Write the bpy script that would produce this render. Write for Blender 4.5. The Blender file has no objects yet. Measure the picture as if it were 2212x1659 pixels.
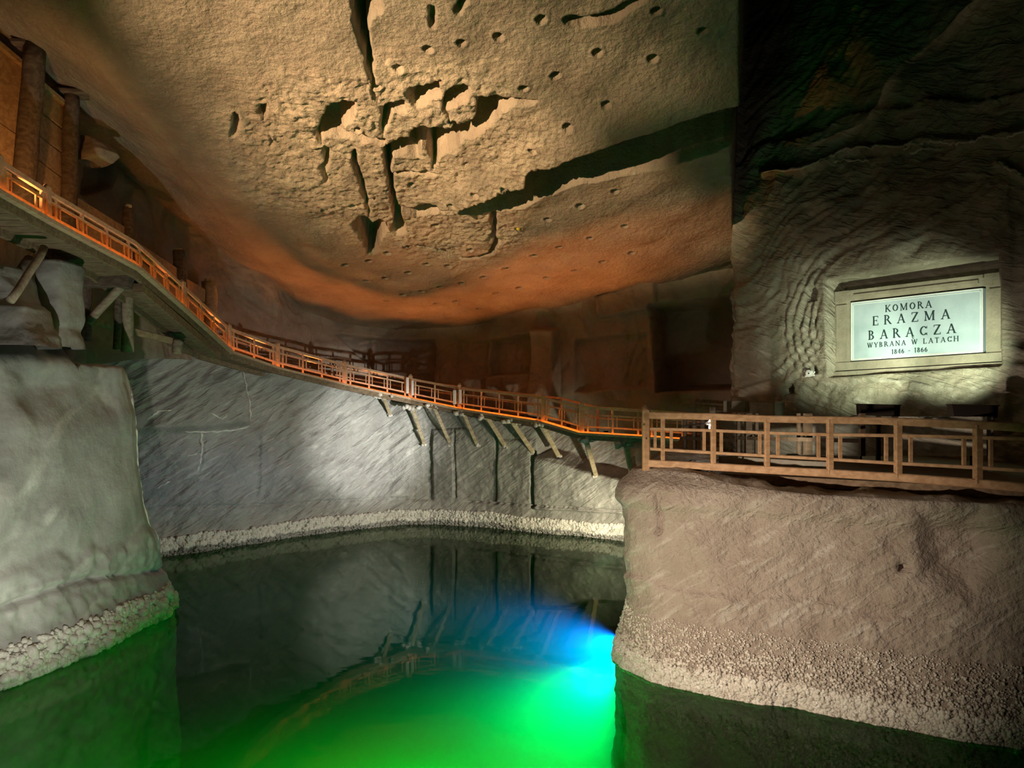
import bpy, math, random
import numpy as np
from mathutils import Vector, Matrix

random.seed(7)
RNG = np.random.default_rng(11)
scene = bpy.context.scene
COL = scene.collection

# ------------------------------------------------------------------ camera
F, CX, HY, EYE = 1500.0, 1106.0, 875.0, 5.5      # focal length in px, centre column, horizon row, eye height above the water
cam_d = bpy.data.cameras.new('camera')
cam_d.sensor_width = 36.0
cam_d.lens = 36.0 * F / 2212.0
cam_d.shift_y = (HY - 829.5) / 2212.0
cam_d.clip_end = 200
cam = bpy.data.objects.new('camera', cam_d)
COL.objects.link(cam)
cam.location = (0, 0, EYE)
cam.rotation_euler = (math.radians(90), 0, 0)
scene.camera = cam

# ------------------------------------------------------------------ world, exposure
world = bpy.data.worlds.new('world')
scene.world = world
world.use_nodes = True
world.node_tree.nodes['Background'].inputs[0].default_value = (0.5, 0.42, 0.3, 1)
world.node_tree.nodes['Background'].inputs[1].default_value = 0.0
vs = scene.view_settings
vs.view_transform = 'Standard'
vs.look = 'None'
vs.exposure = 0.0
vs.gamma = 1.0
vs.use_curve_mapping = False


def spot(name, loc, target, power, color, angle, blend=0.6, size=0.12):
    l = bpy.data.lights.new(name, 'SPOT')
    l.energy = power
    l.color = color
    l.spot_size = math.radians(angle)
    l.spot_blend = blend
    l.shadow_soft_size = size
    o = bpy.data.objects.new(name, l)
    COL.objects.link(o)
    o.location = loc
    d = Vector(target) - Vector(loc)
    o.rotation_euler = d.to_track_quat('-Z', 'Y').to_euler()
    return o


# lamps of the chamber, most without a fixture, plus two added for the pool glow
CFL = Vector((-10.4, 6.2, 9.7))
CAIM = Vector((0.587, 0.808, 0.045))
spot('ceiling_flood', CFL, CFL + CAIM, 20000, (1.0, 0.71, 0.40), 66, 1.0, 0.03)
spot('wall_flood', (3.8, 21.2, 2.0), (-8.0, 29.0, 1.6), 2600, (1.0, 0.98, 0.88), 76, 1.0, 0.10)
spot('wall_spot', (3.7, 21.2, 2.2), (-6.2, 31.2, 4.0), 9500, (0.97, 1.0, 0.96), 29, 1.0, 0.10)
spot('crust_flood', (4.2, 24.4, 1.3), (1.2, 29.6, 0.7), 1600, (1.0, 0.90, 0.64), 108, 1.0, 0.08)
spot('buttress_flood', (-5.6, 9.6, 0.5), (-10.0, 14.2, 4.2), 1900, (1.0, 0.96, 0.84), 80, 1.0, 0.10)
spot('ledge_flood', (-2.8, 6.6, 2.4), (4.25, 13.4, 2.3), 4600, (1.0, 0.80, 0.62), 50, 1.0, 0.10)
spot('underwater_lamp', (2.75, 17.9, -0.55), (-1.2, 20.2, -4.4), 19000, (0.0, 0.10, 1.0), 122, 1.0, 0.10)
spot('added_green_fill', (2.5, 17.3, -0.9), (-3.0, 12.6, -6.0), 9500, (0.0, 1.0, 0.80), 96, 1.0, 0.10)  # added to carry green glow farther than the blue lamp reaches
spot('added_pool_fill', (-0.6, 20.0, -5.6), (-2.6, 12.0, -5.8), 42000, (0.0, 1.0, 0.36), 80, 1.0, 0.10)  # added in open water to brighten the middle of the pool
scene.cycles.use_adaptive_sampling = True
scene.cycles.adaptive_threshold = 0.04
scene.cycles.max_bounces = 6
scene.cycles.diffuse_bounces = 3
scene.cycles.glossy_bounces = 3
scene.cycles.transmission_bounces = 4
scene.cycles.volume_bounces = 0
scene.cycles.transparent_max_bounces = 8
scene.cycles.caustics_refractive = False
scene.cycles.caustics_reflective = False
scene.cycles.sample_clamp_indirect = 4.0


# ------------------------------------------------------------------ helpers: projection
def P(x, y, D):
    return Vector(((x - CX) / F * D, D, EYE - (y - HY) / F * D))


def W(x, y):                                   # a point of the water surface
    D = EYE * F / (y - HY)
    return ((x - CX) / F * D, D)


# ------------------------------------------------------------------ helpers: noise
_perm = RNG.permutation(512)
_perm = np.concatenate([_perm, _perm, _perm])
_gr = RNG.normal(size=(512, 3))
_gr /= np.linalg.norm(_gr, axis=1)[:, None]


def perlin(x, y, z=None):
    x = np.asarray(x, dtype=np.float64)
    y = np.asarray(y, dtype=np.float64)
    z = np.zeros_like(x) + 0.37 if z is None else np.asarray(z, dtype=np.float64) + np.zeros_like(x)
    xi, yi, zi = np.floor(x).astype(int), np.floor(y).astype(int), np.floor(z).astype(int)
    xf, yf, zf = x - xi, y - yi, z - zi
    fx, fy, fz = [t * t * t * (t * (t * 6 - 15) + 10) for t in (xf, yf, zf)]
    out = 0
    for a in (0, 1):
        wx = fx if a else 1 - fx
        for b in (0, 1):
            wy = fy if b else 1 - fy
            for c in (0, 1):
                wz = fz if c else 1 - fz
                h = _perm[(_perm[(_perm[(xi + a) & 511] + yi + b) & 511] + zi + c) & 511]
                g = _gr[h]
                out = out + wx * wy * wz * (g[..., 0] * (xf - a) + g[..., 1] * (yf - b) + g[..., 2] * (zf - c))
    return out * 1.6


def fbm(x, y, z=None, oct=4, gain=0.5):
    o, a, f = 0, 1.0, 1.0
    for k in range(oct):
        o = o + a * perlin(x * f + 17.3 * k, y * f - 9.1 * k, None if z is None else z * f + 3.7 * k)
        a *= gain
        f *= 2.03
    return o


def sstep(a, b, x):
    t = np.clip((x - a) / (b - a), 0, 1)
    return t * t * (3 - 2 * t)


def sd_poly(x, y, poly, pad=0.6):
    """signed distance to a polygon, positive inside; far points get -pad"""
    poly = np.asarray(poly, dtype=np.float64)
    out = np.full(x.shape, -pad)
    sel = (x > poly[:, 0].min() - pad) & (x < poly[:, 0].max() + pad) & (y > poly[:, 1].min() - pad) & (y < poly[:, 1].max() + pad)
    if not sel.any():
        return out
    px, py = x[sel], y[sel]
    d2 = np.full(px.shape, 1e9)
    ins = np.zeros(px.shape, bool)
    n = len(poly)
    for i in range(n):
        ax, ay = poly[i]
        bx, by = poly[(i + 1) % n]
        ex, ey = bx - ax, by - ay
        t = np.clip(((px - ax) * ex + (py - ay) * ey) / (ex * ex + ey * ey + 1e-12), 0, 1)
        d2 = np.minimum(d2, (px - ax - t * ex) ** 2 + (py - ay - t * ey) ** 2)
        c = ((ay <= py) & (by > py)) | ((by <= py) & (ay > py))
        xx = ax + (py - ay) / (ey if abs(ey) > 1e-12 else 1e-12) * ex
        ins ^= c & (px < xx)
    d = np.sqrt(d2)
    out[sel] = np.where(ins, d, -d)
    return out


def d_line(x, y, pts, pad=0.8):
    out = np.full(x.shape, 9.0)
    pts = np.asarray(pts, dtype=np.float64)
    sel = (x > pts[:, 0].min() - pad) & (x < pts[:, 0].max() + pad) & (y > pts[:, 1].min() - pad) & (y < pts[:, 1].max() + pad)
    if not sel.any():
        return out
    px, py = x[sel], y[sel]
    d2 = np.full(px.shape, 81.0)
    for (ax, ay), (bx, by) in zip(pts[:-1], pts[1:]):
        ex, ey = bx - ax, by - ay
        t = np.clip(((px - ax) * ex + (py - ay) * ey) / (ex * ex + ey * ey + 1e-12), 0, 1)
        d2 = np.minimum(d2, (px - ax - t * ex) ** 2 + (py - ay - t * ey) ** 2)
    out[sel] = np.sqrt(d2)
    return out


# ------------------------------------------------------------------ helpers: materials
def nodes_of(name):
    m = bpy.data.materials.new(name)
    m.use_nodes = True
    nt = m.node_tree
    return m, nt, nt.nodes, nt.links, nt.nodes['Principled BSDF']


def rock_mat(name, c0, c1, rough=0.55, bump=0.35, fine=14.0, coarse=0.9, streak=None, spec=0.35, fine_bump=0.5, salt=0.0, dist=0.09, patch=None):
    m, nt, N, L, b = nodes_of(name)
    tc = N.new('ShaderNodeTexCoord')
    n1 = N.new('ShaderNodeTexNoise'); n1.inputs['Scale'].default_value = coarse; n1.inputs['Detail'].default_value = 8; n1.inputs['Roughness'].default_value = 0.65
    L.new(tc.outputs['Object'], n1.inputs['Vector'])
    r = N.new('ShaderNodeValToRGB')
    r.color_ramp.elements[0].position = 0.32; r.color_ramp.elements[0].color = (*c0, 1)
    r.color_ramp.elements[1].position = 0.70; r.color_ramp.elements[1].color = (*c1, 1)
    L.new(n1.outputs['Fac'], r.inputs['Fac'])
    col = r.outputs['Color']
    if salt > 0:                                  # pale salt bloom in irregular flecks
        n3 = N.new('ShaderNodeTexNoise'); n3.inputs['Scale'].default_value = 5.0; n3.inputs['Detail'].default_value = 10; n3.inputs['Roughness'].default_value = 0.75
        L.new(tc.outputs['Object'], n3.inputs['Vector'])
        r3 = N.new('ShaderNodeValToRGB')
        r3.color_ramp.elements[0].position = 0.56; r3.color_ramp.elements[0].color = (0, 0, 0, 1)
        r3.color_ramp.elements[1].position = 0.70; r3.color_ramp.elements[1].color = (salt, salt, salt, 1)
        L.new(n3.outputs['Fac'], r3.inputs['Fac'])
        mx = N.new('ShaderNodeMix'); mx.data_type = 'RGBA'
        L.new(r3.outputs['Color'], mx.inputs['Factor'])
        L.new(col, mx.inputs['A']); mx.inputs['B'].default_value = (0.78, 0.76, 0.70, 1)
        col = mx.outputs['Result']
    if patch is not None:                         # rough salt made paler, with the grazing light on it painted in
        at = N.new('ShaderNodeAttribute'); at.attribute_name = 'patch_light'
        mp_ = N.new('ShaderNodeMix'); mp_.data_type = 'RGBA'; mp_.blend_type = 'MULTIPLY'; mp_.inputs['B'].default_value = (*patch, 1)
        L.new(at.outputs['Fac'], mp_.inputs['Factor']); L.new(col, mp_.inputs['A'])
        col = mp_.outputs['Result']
    L.new(col, b.inputs['Base Color'])
    n2 = N.new('ShaderNodeTexNoise'); n2.inputs['Scale'].default_value = fine; n2.inputs['Detail'].default_value = 6; n2.inputs['Roughness'].default_value = 0.6
    L.new(tc.outputs['Object'], n2.inputs['Vector'])
    h = n2.outputs['Fac']
    if streak is not None:                        # slanting pick marks
        mr = N.new('ShaderNodeMapping'); mr.inputs['Rotation'].default_value = streak[0]      # turn first, then stretch
        L.new(tc.outputs['Object'], mr.inputs['Vector'])
        mp = N.new('ShaderNodeMapping'); mp.inputs['Scale'].default_value = streak[1]
        L.new(mr.outputs['Vector'], mp.inputs['Vector'])
        ns = N.new('ShaderNodeTexNoise'); ns.inputs['Scale'].default_value = 1.0; ns.inputs['Detail'].default_value = 3; ns.inputs['Distortion'].default_value = 0.8
        L.new(mp.outputs['Vector'], ns.inputs['Vector'])
        rs = N.new('ShaderNodeValToRGB')
        rs.color_ramp.elements[0].position = 0.54; rs.color_ramp.elements[0].color = (0, 0, 0, 1)
        rs.color_ramp.elements[1].position = 0.74; rs.color_ramp.elements[1].color = (0.75, 0.75, 0.75, 1)
        L.new(ns.outputs['Fac'], rs.inputs['Fac'])
        br = N.new('ShaderNodeMath'); br.operation = 'MULTIPLY'
        L.new(rs.outputs['Color'], br.inputs[0]); L.new(n2.outputs['Fac'], br.inputs[1])
        ms = N.new('ShaderNodeMix'); ms.data_type = 'RGBA'; ms.inputs['B'].default_value = (0.80, 0.78, 0.72, 1)
        L.new(br.outputs[0], ms.inputs['Factor']); L.new(col, ms.inputs['A'])
        L.new(ms.outputs['Result'], b.inputs['Base Color'])
        ma = N.new('ShaderNodeMath'); ma.operation = 'MULTIPLY_ADD'; ma.inputs[1].default_value = streak[2]
        L.new(ns.outputs['Fac'], ma.inputs[0])
        mb = N.new('ShaderNodeMath'); mb.operation = 'MULTIPLY'; mb.inputs[1].default_value = fine_bump
        L.new(h, mb.inputs[0]); L.new(mb.outputs[0], ma.inputs[2])
        h = ma.outputs[0]
    bp = N.new('ShaderNodeBump'); bp.inputs['Strength'].default_value = bump; bp.inputs['Distance'].default_value = dist
    L.new(h, bp.inputs['Height']); L.new(bp.outputs['Normal'], b.inputs['Normal'])
    b.inputs['Roughness'].default_value = rough
    b.inputs['Specular IOR Level'].default_value = spec
    return m


def wood_mat(name, c0, c1, rough=0.6, scale=(3, 3, 26)):
    m, nt, N, L, b = nodes_of(name)
    tc = N.new('ShaderNodeTexCoord')
    n1 = N.new('ShaderNodeTexNoise'); n1.inputs['Scale'].default_value = 9; n1.inputs['Detail'].default_value = 6; n1.inputs['Distortion'].default_value = 0.5
    mp = N.new('ShaderNodeMapping'); mp.inputs['Scale'].default_value = (0.35, 1.5, 1.2)
    L.new(tc.outputs['Object'], mp.inputs['Vector']); L.new(mp.outputs['Vector'], n1.inputs['Vector'])
    r = N.new('ShaderNodeValToRGB')
    r.color_ramp.elements[0].position = 0.35; r.color_ramp.elements[0].color = (*c0, 1)
    r.color_ramp.elements[1].position = 0.65; r.color_ramp.elements[1].color = (*c1, 1)
    L.new(n1.outputs['Fac'], r.inputs['Fac']); L.new(r.outputs['Color'], b.inputs['Base Color'])
    bp = N.new('ShaderNodeBump'); bp.inputs['Strength'].default_value = 0.25; bp.inputs['Distance'].default_value = 0.01
    L.new(n1.outputs['Fac'], bp.inputs['Height']); L.new(bp.outputs['Normal'], b.inputs['Normal'])
    b.inputs['Roughness'].default_value = rough
    b.inputs['Specular IOR Level'].default_value = 0.25
    return m


def plain_mat(name, c, rough=0.5, metal=0.0, emit=None, strength=0.0):
    m, nt, N, L, b = nodes_of(name)
    tc = N.new('ShaderNodeTexCoord')
    n1 = N.new('ShaderNodeTexNoise'); n1.inputs['Scale'].default_value = 12; n1.inputs['Detail'].default_value = 4
    L.new(tc.outputs['Object'], n1.inputs['Vector'])
    r = N.new('ShaderNodeValToRGB')
    r.color_ramp.elements[0].color = (*[v * 0.85 for v in c], 1); r.color_ramp.elements[1].color = (*c, 1)
    L.new(n1.outputs['Fac'], r.inputs['Fac']); L.new(r.outputs['Color'], b.inputs['Base Color'])
    b.inputs['Roughness'].default_value = rough
    b.inputs['Metallic'].default_value = metal
    if emit:
        b.inputs['Emission Color'].default_value = (*emit, 1)
        b.inputs['Emission Strength'].default_value = strength
    return m


M = {}
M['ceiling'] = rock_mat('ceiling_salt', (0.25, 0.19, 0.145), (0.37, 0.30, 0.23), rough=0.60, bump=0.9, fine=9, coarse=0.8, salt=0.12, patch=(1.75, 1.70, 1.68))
M['wall'] = rock_mat('grey_salt_wall', (0.27, 0.255, 0.235), (0.42, 0.40, 0.37), rough=0.40, bump=0.95, fine=8, coarse=0.6,
                     streak=((0, math.radians(38), 0), (0.9, 1.0, 6.5), 0.9), fine_bump=0.5, spec=0.5)
M['upper'] = rock_mat('dark_upper_wall', (0.23, 0.185, 0.14), (0.34, 0.28, 0.22), rough=0.6, bump=0.5, fine=6, coarse=0.7, salt=0.08)
M['right'] = rock_mat('plaque_wall_salt', (0.26, 0.24, 0.19), (0.42, 0.39, 0.31), rough=0.38, bump=1.0, fine=5, coarse=0.8,
                      streak=((0, math.radians(-35), 0), (1.2, 1.2, 7.0), 1.2), fine_bump=0.7, spec=0.55)
M['ledge'] = rock_mat('brown_salt_ledge', (0.34, 0.275, 0.225), (0.48, 0.41, 0.35), rough=0.48, bump=1.0, fine=12, coarse=1.1,
                      streak=((0, math.radians(40), 0), (1.5, 1.5, 9.0), 0.5), fine_bump=0.9, salt=0.12, spec=0.4)
M['buttress'] = rock_mat('smooth_grey_salt', (0.25, 0.245, 0.225), (0.42, 0.41, 0.385), rough=0.46, bump=0.7, fine=6, coarse=0.55,
                         streak=((math.radians(-32), 0, 0), (0.7, 0.6, 1.3), 0.6), fine_bump=0.35, spec=0.4)
M['crystal'] = rock_mat('white_salt_crystals', (0.62, 0.58, 0.50), (0.93, 0.90, 0.84), rough=0.35, bump=0.4, fine=30, coarse=6, spec=0.5)
M['crystal_b'] = rock_mat('beige_salt_crystals', (0.44, 0.38, 0.32), (0.90, 0.85, 0.77), rough=0.35, bump=0.4, fine=30, coarse=5, spec=0.5)
M['silt'] = rock_mat('pool_silt', (0.03, 0.035, 0.025), (0.05, 0.055, 0.04), rough=0.9, bump=0.3, fine=2, coarse=0.5)
M['rail'] = wood_mat('walkway_rail_wood', (0.46, 0.30, 0.19), (0.62, 0.42, 0.28))
M['rail_near'] = wood_mat('platform_rail_wood', (0.46, 0.27, 0.14), (0.66, 0.42, 0.24))
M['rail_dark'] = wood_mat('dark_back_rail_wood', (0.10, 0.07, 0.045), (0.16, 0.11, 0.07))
M['log'] = wood_mat('old_log_wood', (0.09, 0.065, 0.05), (0.18, 0.135, 0.10), rough=0.8)
M['log_pale'] = wood_mat('salt_bleached_log', (0.26, 0.20, 0.14), (0.42, 0.33, 0.24), rough=0.8)
M['plank'] = wood_mat('lagging_plank_wood', (0.34, 0.22, 0.13), (0.50, 0.35, 0.22), rough=0.75)
M['strut'] = wood_mat('strut_wood', (0.30, 0.23, 0.14), (0.50, 0.40, 0.26), rough=0.7)
M['deck'] = wood_mat('deck_wood', (0.15, 0.10, 0.06), (0.27, 0.19, 0.12), rough=0.75)
M['strip'] = plain_mat('orange_light_strip', (0.9, 0.5, 0.2), 0.5, 0, (1.0, 0.27, 0.03), 14.0)
M['frame'] = rock_mat('carved_frame_stone', (0.28, 0.255, 0.20), (0.44, 0.41, 0.33), rough=0.6, bump=0.3, fine=14, coarse=2.0)
M['panel'] = rock_mat('pale_plaque_stone', (0.42, 0.54, 0.62), (0.52, 0.66, 0.74), rough=0.4, bump=0.06, fine=20, coarse=1.5, spec=0.3)
M['panel_edge'] = plain_mat('white_plaque_border', (0.90, 0.94, 0.95), 0.4)
M['letter'] = plain_mat('dark_green_lettering', (0.02, 0.045, 0.05), 0.5)
M['black'] = plain_mat('black_lamp_metal', (0.035, 0.025, 0.02), 0.55)
M['white'] = plain_mat('white_lamp_shell', (0.85, 0.85, 0.85), 0.35)
M['glass'] = plain_mat('lit_lamp_glass', (0.9, 0.9, 0.9), 0.3, 0, (1.0, 0.93, 0.85), 120.0)
M['cable'] = plain_mat('cable_rubber', (0.03, 0.025, 0.02), 0.6)


# ------------------------------------------------------------------ helpers: objects
def link(name, me, mat, parent=None, smooth=False):
    if mat is not None:
        me.materials.append(mat)
    if smooth:
        me.polygons.foreach_set('use_smooth', np.ones(len(me.polygons), bool))
    o = bpy.data.objects.new(name, me)
    COL.objects.link(o)
    o.parent = parent
    return o


def tag(o, label, cat, group=None, kind=None):
    o['label'] = label
    if cat:
        o['category'] = cat
    if group:
        o['group'] = group
    if kind:
        o['kind'] = kind
    return o


def empty(name, loc, label, cat, group=None):
    o = bpy.data.objects.new(name, None)
    COL.objects.link(o)
    o.location = loc
    o.empty_display_size = 0.2
    tag(o, label, cat, group)
    return o


def mesh_np(name, V, Q):
    me = bpy.data.meshes.new(name)
    V = np.ascontiguousarray(V, dtype=np.float32)
    Q = np.ascontiguousarray(Q, dtype=np.int32)
    k = Q.shape[1]
    me.vertices.add(len(V)); me.vertices.foreach_set('co', V.ravel())
    me.loops.add(Q.size); me.loops.foreach_set('vertex_index', Q.ravel())
    me.polygons.add(len(Q))
    me.polygons.foreach_set('loop_start', np.arange(0, Q.size, k, dtype=np.int32))
    me.update(calc_edges=True)
    me.validate()
    return me


def grid_faces(nu, nv, flip=False):
    a = np.arange(nu * nv).reshape(nu, nv)
    q = np.stack([a[:-1, :-1], a[1:, :-1], a[1:, 1:], a[:-1, 1:]], -1).reshape(-1, 4)
    return q[:, ::-1] if flip else q


def rel(V, parent):
    if parent is None:
        return V
    b = Vector((0, 0, 0))
    while parent is not None:
        b = b + parent.location
        parent = parent.parent
    return [(v[0] - b[0], v[1] - b[1], v[2] - b[2]) for v in V]


def beam(name, p0, p1, w, h, mat, parent=None, up=(0, 0, 1), chamfer=0.0, taper=1.0):
    """a squared timber from p0 to p1, w wide across, h high"""
    p0, p1 = Vector(p0), Vector(p1)
    t = (p1 - p0).normalized()
    u = Vector(up)
    if abs(t.dot(u)) > 0.98:
        u = Vector((0, 1, 0)) if abs(t.y) < 0.9 else Vector((1, 0, 0))
    s = t.cross(u).normalized()
    u = s.cross(t).normalized()
    hw, hh, c = w / 2, h / 2, chamfer
    if c > 0:
        prof = [(-hw + c, -hh), (hw - c, -hh), (hw, -hh + c), (hw, hh - c), (hw - c, hh), (-hw + c, hh), (-hw, hh - c), (-hw, -hh + c)]
    else:
        prof = [(-hw, -hh), (hw, -hh), (hw, hh), (-hw, hh)]
    n = len(prof)
    V = [p0 + s * a + u * b for a, b in prof] + [p1 + s * a * taper + u * b * taper for a, b in prof]
    Fc = [tuple(range(n))[::-1], tuple(range(n, 2 * n))] + [(i, (i + 1) % n, (i + 1) % n + n, i + n) for i in range(n)]
    me = bpy.data.meshes.new(name)
    me.from_pydata(rel(V, parent), [], Fc)
    return link(name, me, mat, parent)


def tube(name, pts, radii, mat, parent=None, n=10, smooth=True, wob=0.0):
    pts = [Vector(p) for p in pts]
    if not hasattr(radii, '__len__'):
        radii = [radii] * len(pts)
    V, Fc = [], []
    ref = Vector((0.3, 0.2, 1)).normalized()
    for i, p in enumerate(pts):
        t = (pts[min(i + 1, len(pts) - 1)] - pts[max(i - 1, 0)]).normalized()
        a = t.cross(ref)
        if a.length < 0.15:
            a = t.cross(Vector((1, 0, 0)))
        a.normalize()
        b = t.cross(a)
        for k in range(n):
            th = 2 * math.pi * k / n
            r = radii[i] * (1 + wob * random.uniform(-1, 1))
            V.append(p + a * math.cos(th) * r + b * math.sin(th) * r)
    for i in range(len(pts) - 1):
        for k in range(n):
            Fc.append((i * n + k, i * n + (k + 1) % n, (i + 1) * n + (k + 1) % n, (i + 1) * n + k))
    Fc.append(tuple(range(n))[::-1])
    Fc.append(tuple(range((len(pts) - 1) * n, len(pts) * n)))
    me = bpy.data.meshes.new(name)
    me.from_pydata(rel(V, parent), [], Fc)
    return link(name, me, mat, parent, smooth)


def log_pts(p0, p1, k=9, wob=0.02):
    p0, p1 = Vector(p0), Vector(p1)
    return [p0.lerp(p1, i / (k - 1)) + Vector((random.uniform(-wob, wob), random.uniform(-wob, wob), 0)) for i in range(k)]


# icosahedron for salt lumps
_t = (1 + 5 ** 0.5) / 2
ICO_V = np.array([(-1, _t, 0), (1, _t, 0), (-1, -_t, 0), (1, -_t, 0), (0, -1, _t), (0, 1, _t), (0, -1, -_t), (0, 1, -_t), (_t, 0, -1), (_t, 0, 1), (-_t, 0, -1), (-_t, 0, 1)]) / math.sqrt(1 + _t * _t)
ICO_F = np.array([(0, 11, 5), (0, 5, 1), (0, 1, 7), (0, 7, 10), (0, 10, 11), (1, 5, 9), (5, 11, 4), (11, 10, 2), (10, 7, 6), (7, 1, 8), (3, 9, 4), (3, 4, 2), (3, 2, 6), (3, 6, 8), (3, 8, 9), (4, 9, 5), (2, 4, 11), (6, 2, 10), (8, 6, 7), (9, 8, 1)])


def lumps(name, centres, sizes, mat, parent=None, smooth=True):
    n = len(centres)
    c = np.asarray(centres)[:, None, :]
    s = np.asarray(sizes)[:, None, None] * RNG.uniform(0.7, 1.3, (n, 1, 3))
    V = c + ICO_V[None] * s * RNG.uniform(0.82, 1.18, (n, 12, 1))
    Fq = (ICO_F[None] + (np.arange(n) * 12)[:, None, None]).reshape(-1, 3)
    V = V.reshape(-1, 3)
    if parent is not None:
        V = V - np.array(parent.location)
    return link(name, mesh_np(name, V, Fq), mat, parent, smooth)


# ------------------------------------------------------------------ a rock wall over a plan polyline
class Wall:
    def __init__(self, pts, ds, smooth=2, side=1):
        p = np.asarray(pts, dtype=np.float64)
        for _ in range(smooth):                     # corner cutting keeps the rock from having ruled edges
            q = [p[0]]
            for a, b in zip(p[:-1], p[1:]):
                q += [a * 0.8 + b * 0.2, a * 0.2 + b * 0.8]
            q.append(p[-1])
            p = np.array(q)
        self.p = p
        seg = np.linalg.norm(np.diff(p, axis=0), axis=1)
        self.c = np.concatenate([[0], np.cumsum(seg)])
        self.S = np.arange(0, self.c[-1], ds)
        self.side = side

    def xy(self, s):
        return np.interp(s, self.c, self.p[:, 0]), np.interp(s, self.c, self.p[:, 1])

    def nrm(self, s, e=0.25):
        x0, y0 = self.xy(s - e)
        x1, y1 = self.xy(s + e)
        dx, dy = x1 - x0, y1 - y0
        l = np.sqrt(dx * dx + dy * dy) + 1e-9
        return dy / l * self.side, -dx / l * self.side

    def pix(self, x, y):
        """(s, z) where the sight line of a photo pixel meets the undisturbed wall"""
        t = (x - CX) / F
        best = None
        for i in range(len(self.p) - 1):
            a, b = self.p[i], self.p[i + 1]
            fa, fb = a[0] - t * a[1], b[0] - t * b[1]
            if (fa <= 0) != (fb <= 0):
                k = fa / (fa - fb)
                D = a[1] + k * (b[1] - a[1])
                if D > 0.5 and (best is None or D < best[1]):
                    best = (self.c[i] + k * (self.c[i + 1] - self.c[i]), D)
        if best is None:                            # just off the end of the rock: the vertex nearest to the sight line
            i = int(np.argmin(np.abs(self.p[:, 0] - t * self.p[:, 1]) / self.p[:, 1]))
            best = (self.c[i], self.p[i, 1])
        return (best[0], EYE - (y - HY) / F * best[1])

    def poly(self, pix):
        return [self.pix(*q) for q in pix]

    def build(self, name, z0, ztop, dz, disp, mat, ledge=0.0, ledge_rows=14):
        S = self.S
        zt = ztop(S) if callable(ztop) else np.full(S.shape, float(ztop))
        z0 = z0(S)[:, None] if callable(z0) else z0
        nv = int((zt.max() - np.min(z0)) / dz)
        v = np.linspace(0, 1, nv)
        SS, VV = np.meshgrid(S, v, indexing='ij')
        ZZ = z0 + (zt[:, None] - z0) * VV
        X, Y = self.xy(SS)
        nx, ny = self.nrm(SS)
        d = disp(SS, ZZ, X, Y)
        X, Y = X + nx * d, Y + ny * d
        self.top_z = zt
        if ledge > 0:
            k = np.linspace(0, 1, ledge_rows + 1)[1:] ** 1.6
            Lx = X[:, -1:] - nx[:, -1:] * ledge * k[None]
            Ly = Y[:, -1:] - ny[:, -1:] * ledge * k[None]
            Lz = zt[:, None] + 0.10 * fbm(Lx * 1.5, Ly * 1.5) * np.minimum(1, k * 6)[None] + 0.05 * np.minimum(1, k * 8)[None]
            X, Y, ZZ = np.concatenate([X, Lx], 1), np.concatenate([Y, Ly], 1), np.concatenate([ZZ, Lz], 1)
        nu, nvv = X.shape
        V = np.stack([X, Y, ZZ], -1).reshape(-1, 3)
        return link(name, mesh_np(name, V, grid_faces(nu, nvv, flip=self.side < 0)), mat, None, True)


def ramp_fn(wall, pix):
    pts = sorted(wall.pix(*q) for q in pix)
    s = [q[0] for q in pts]
    z = [q[1] for q in pts]
    return lambda S: np.interp(S, s, z)


# ================================================================== SETTING
# ------------------------------------------------------------------ pool floor
gx, gy = np.meshgrid(np.linspace(-18, 16, 120), np.linspace(1, 38, 130), indexing='ij')
gz = -7.6 + 0.25 * fbm(gx * 0.3, gy * 0.3)
fl = link('floor', mesh_np('floor', np.stack([gx, gy, gz], -1).reshape(-1, 3), grid_faces(120, 130)), M['silt'], None, True)
tag(fl, 'dark silty bottom of the flooded pool', None, kind='structure')


# ------------------------------------------------------------------ ceiling
def ceil_z(X, Y):
    return 9.35 + 0.22 * (34 - Y) + 0.35 * np.maximum(0, -X - 9.5)


def C(x, y):
    D = 20.0
    for _ in range(60):
        X = (x - CX) / F * D
        f = EYE + (HY - y) / F * D - float(ceil_z(X, D))
        D -= f * 0.9
        D = min(max(D, 4), 60)
    return ((x - CX) / F * D, D)


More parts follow.
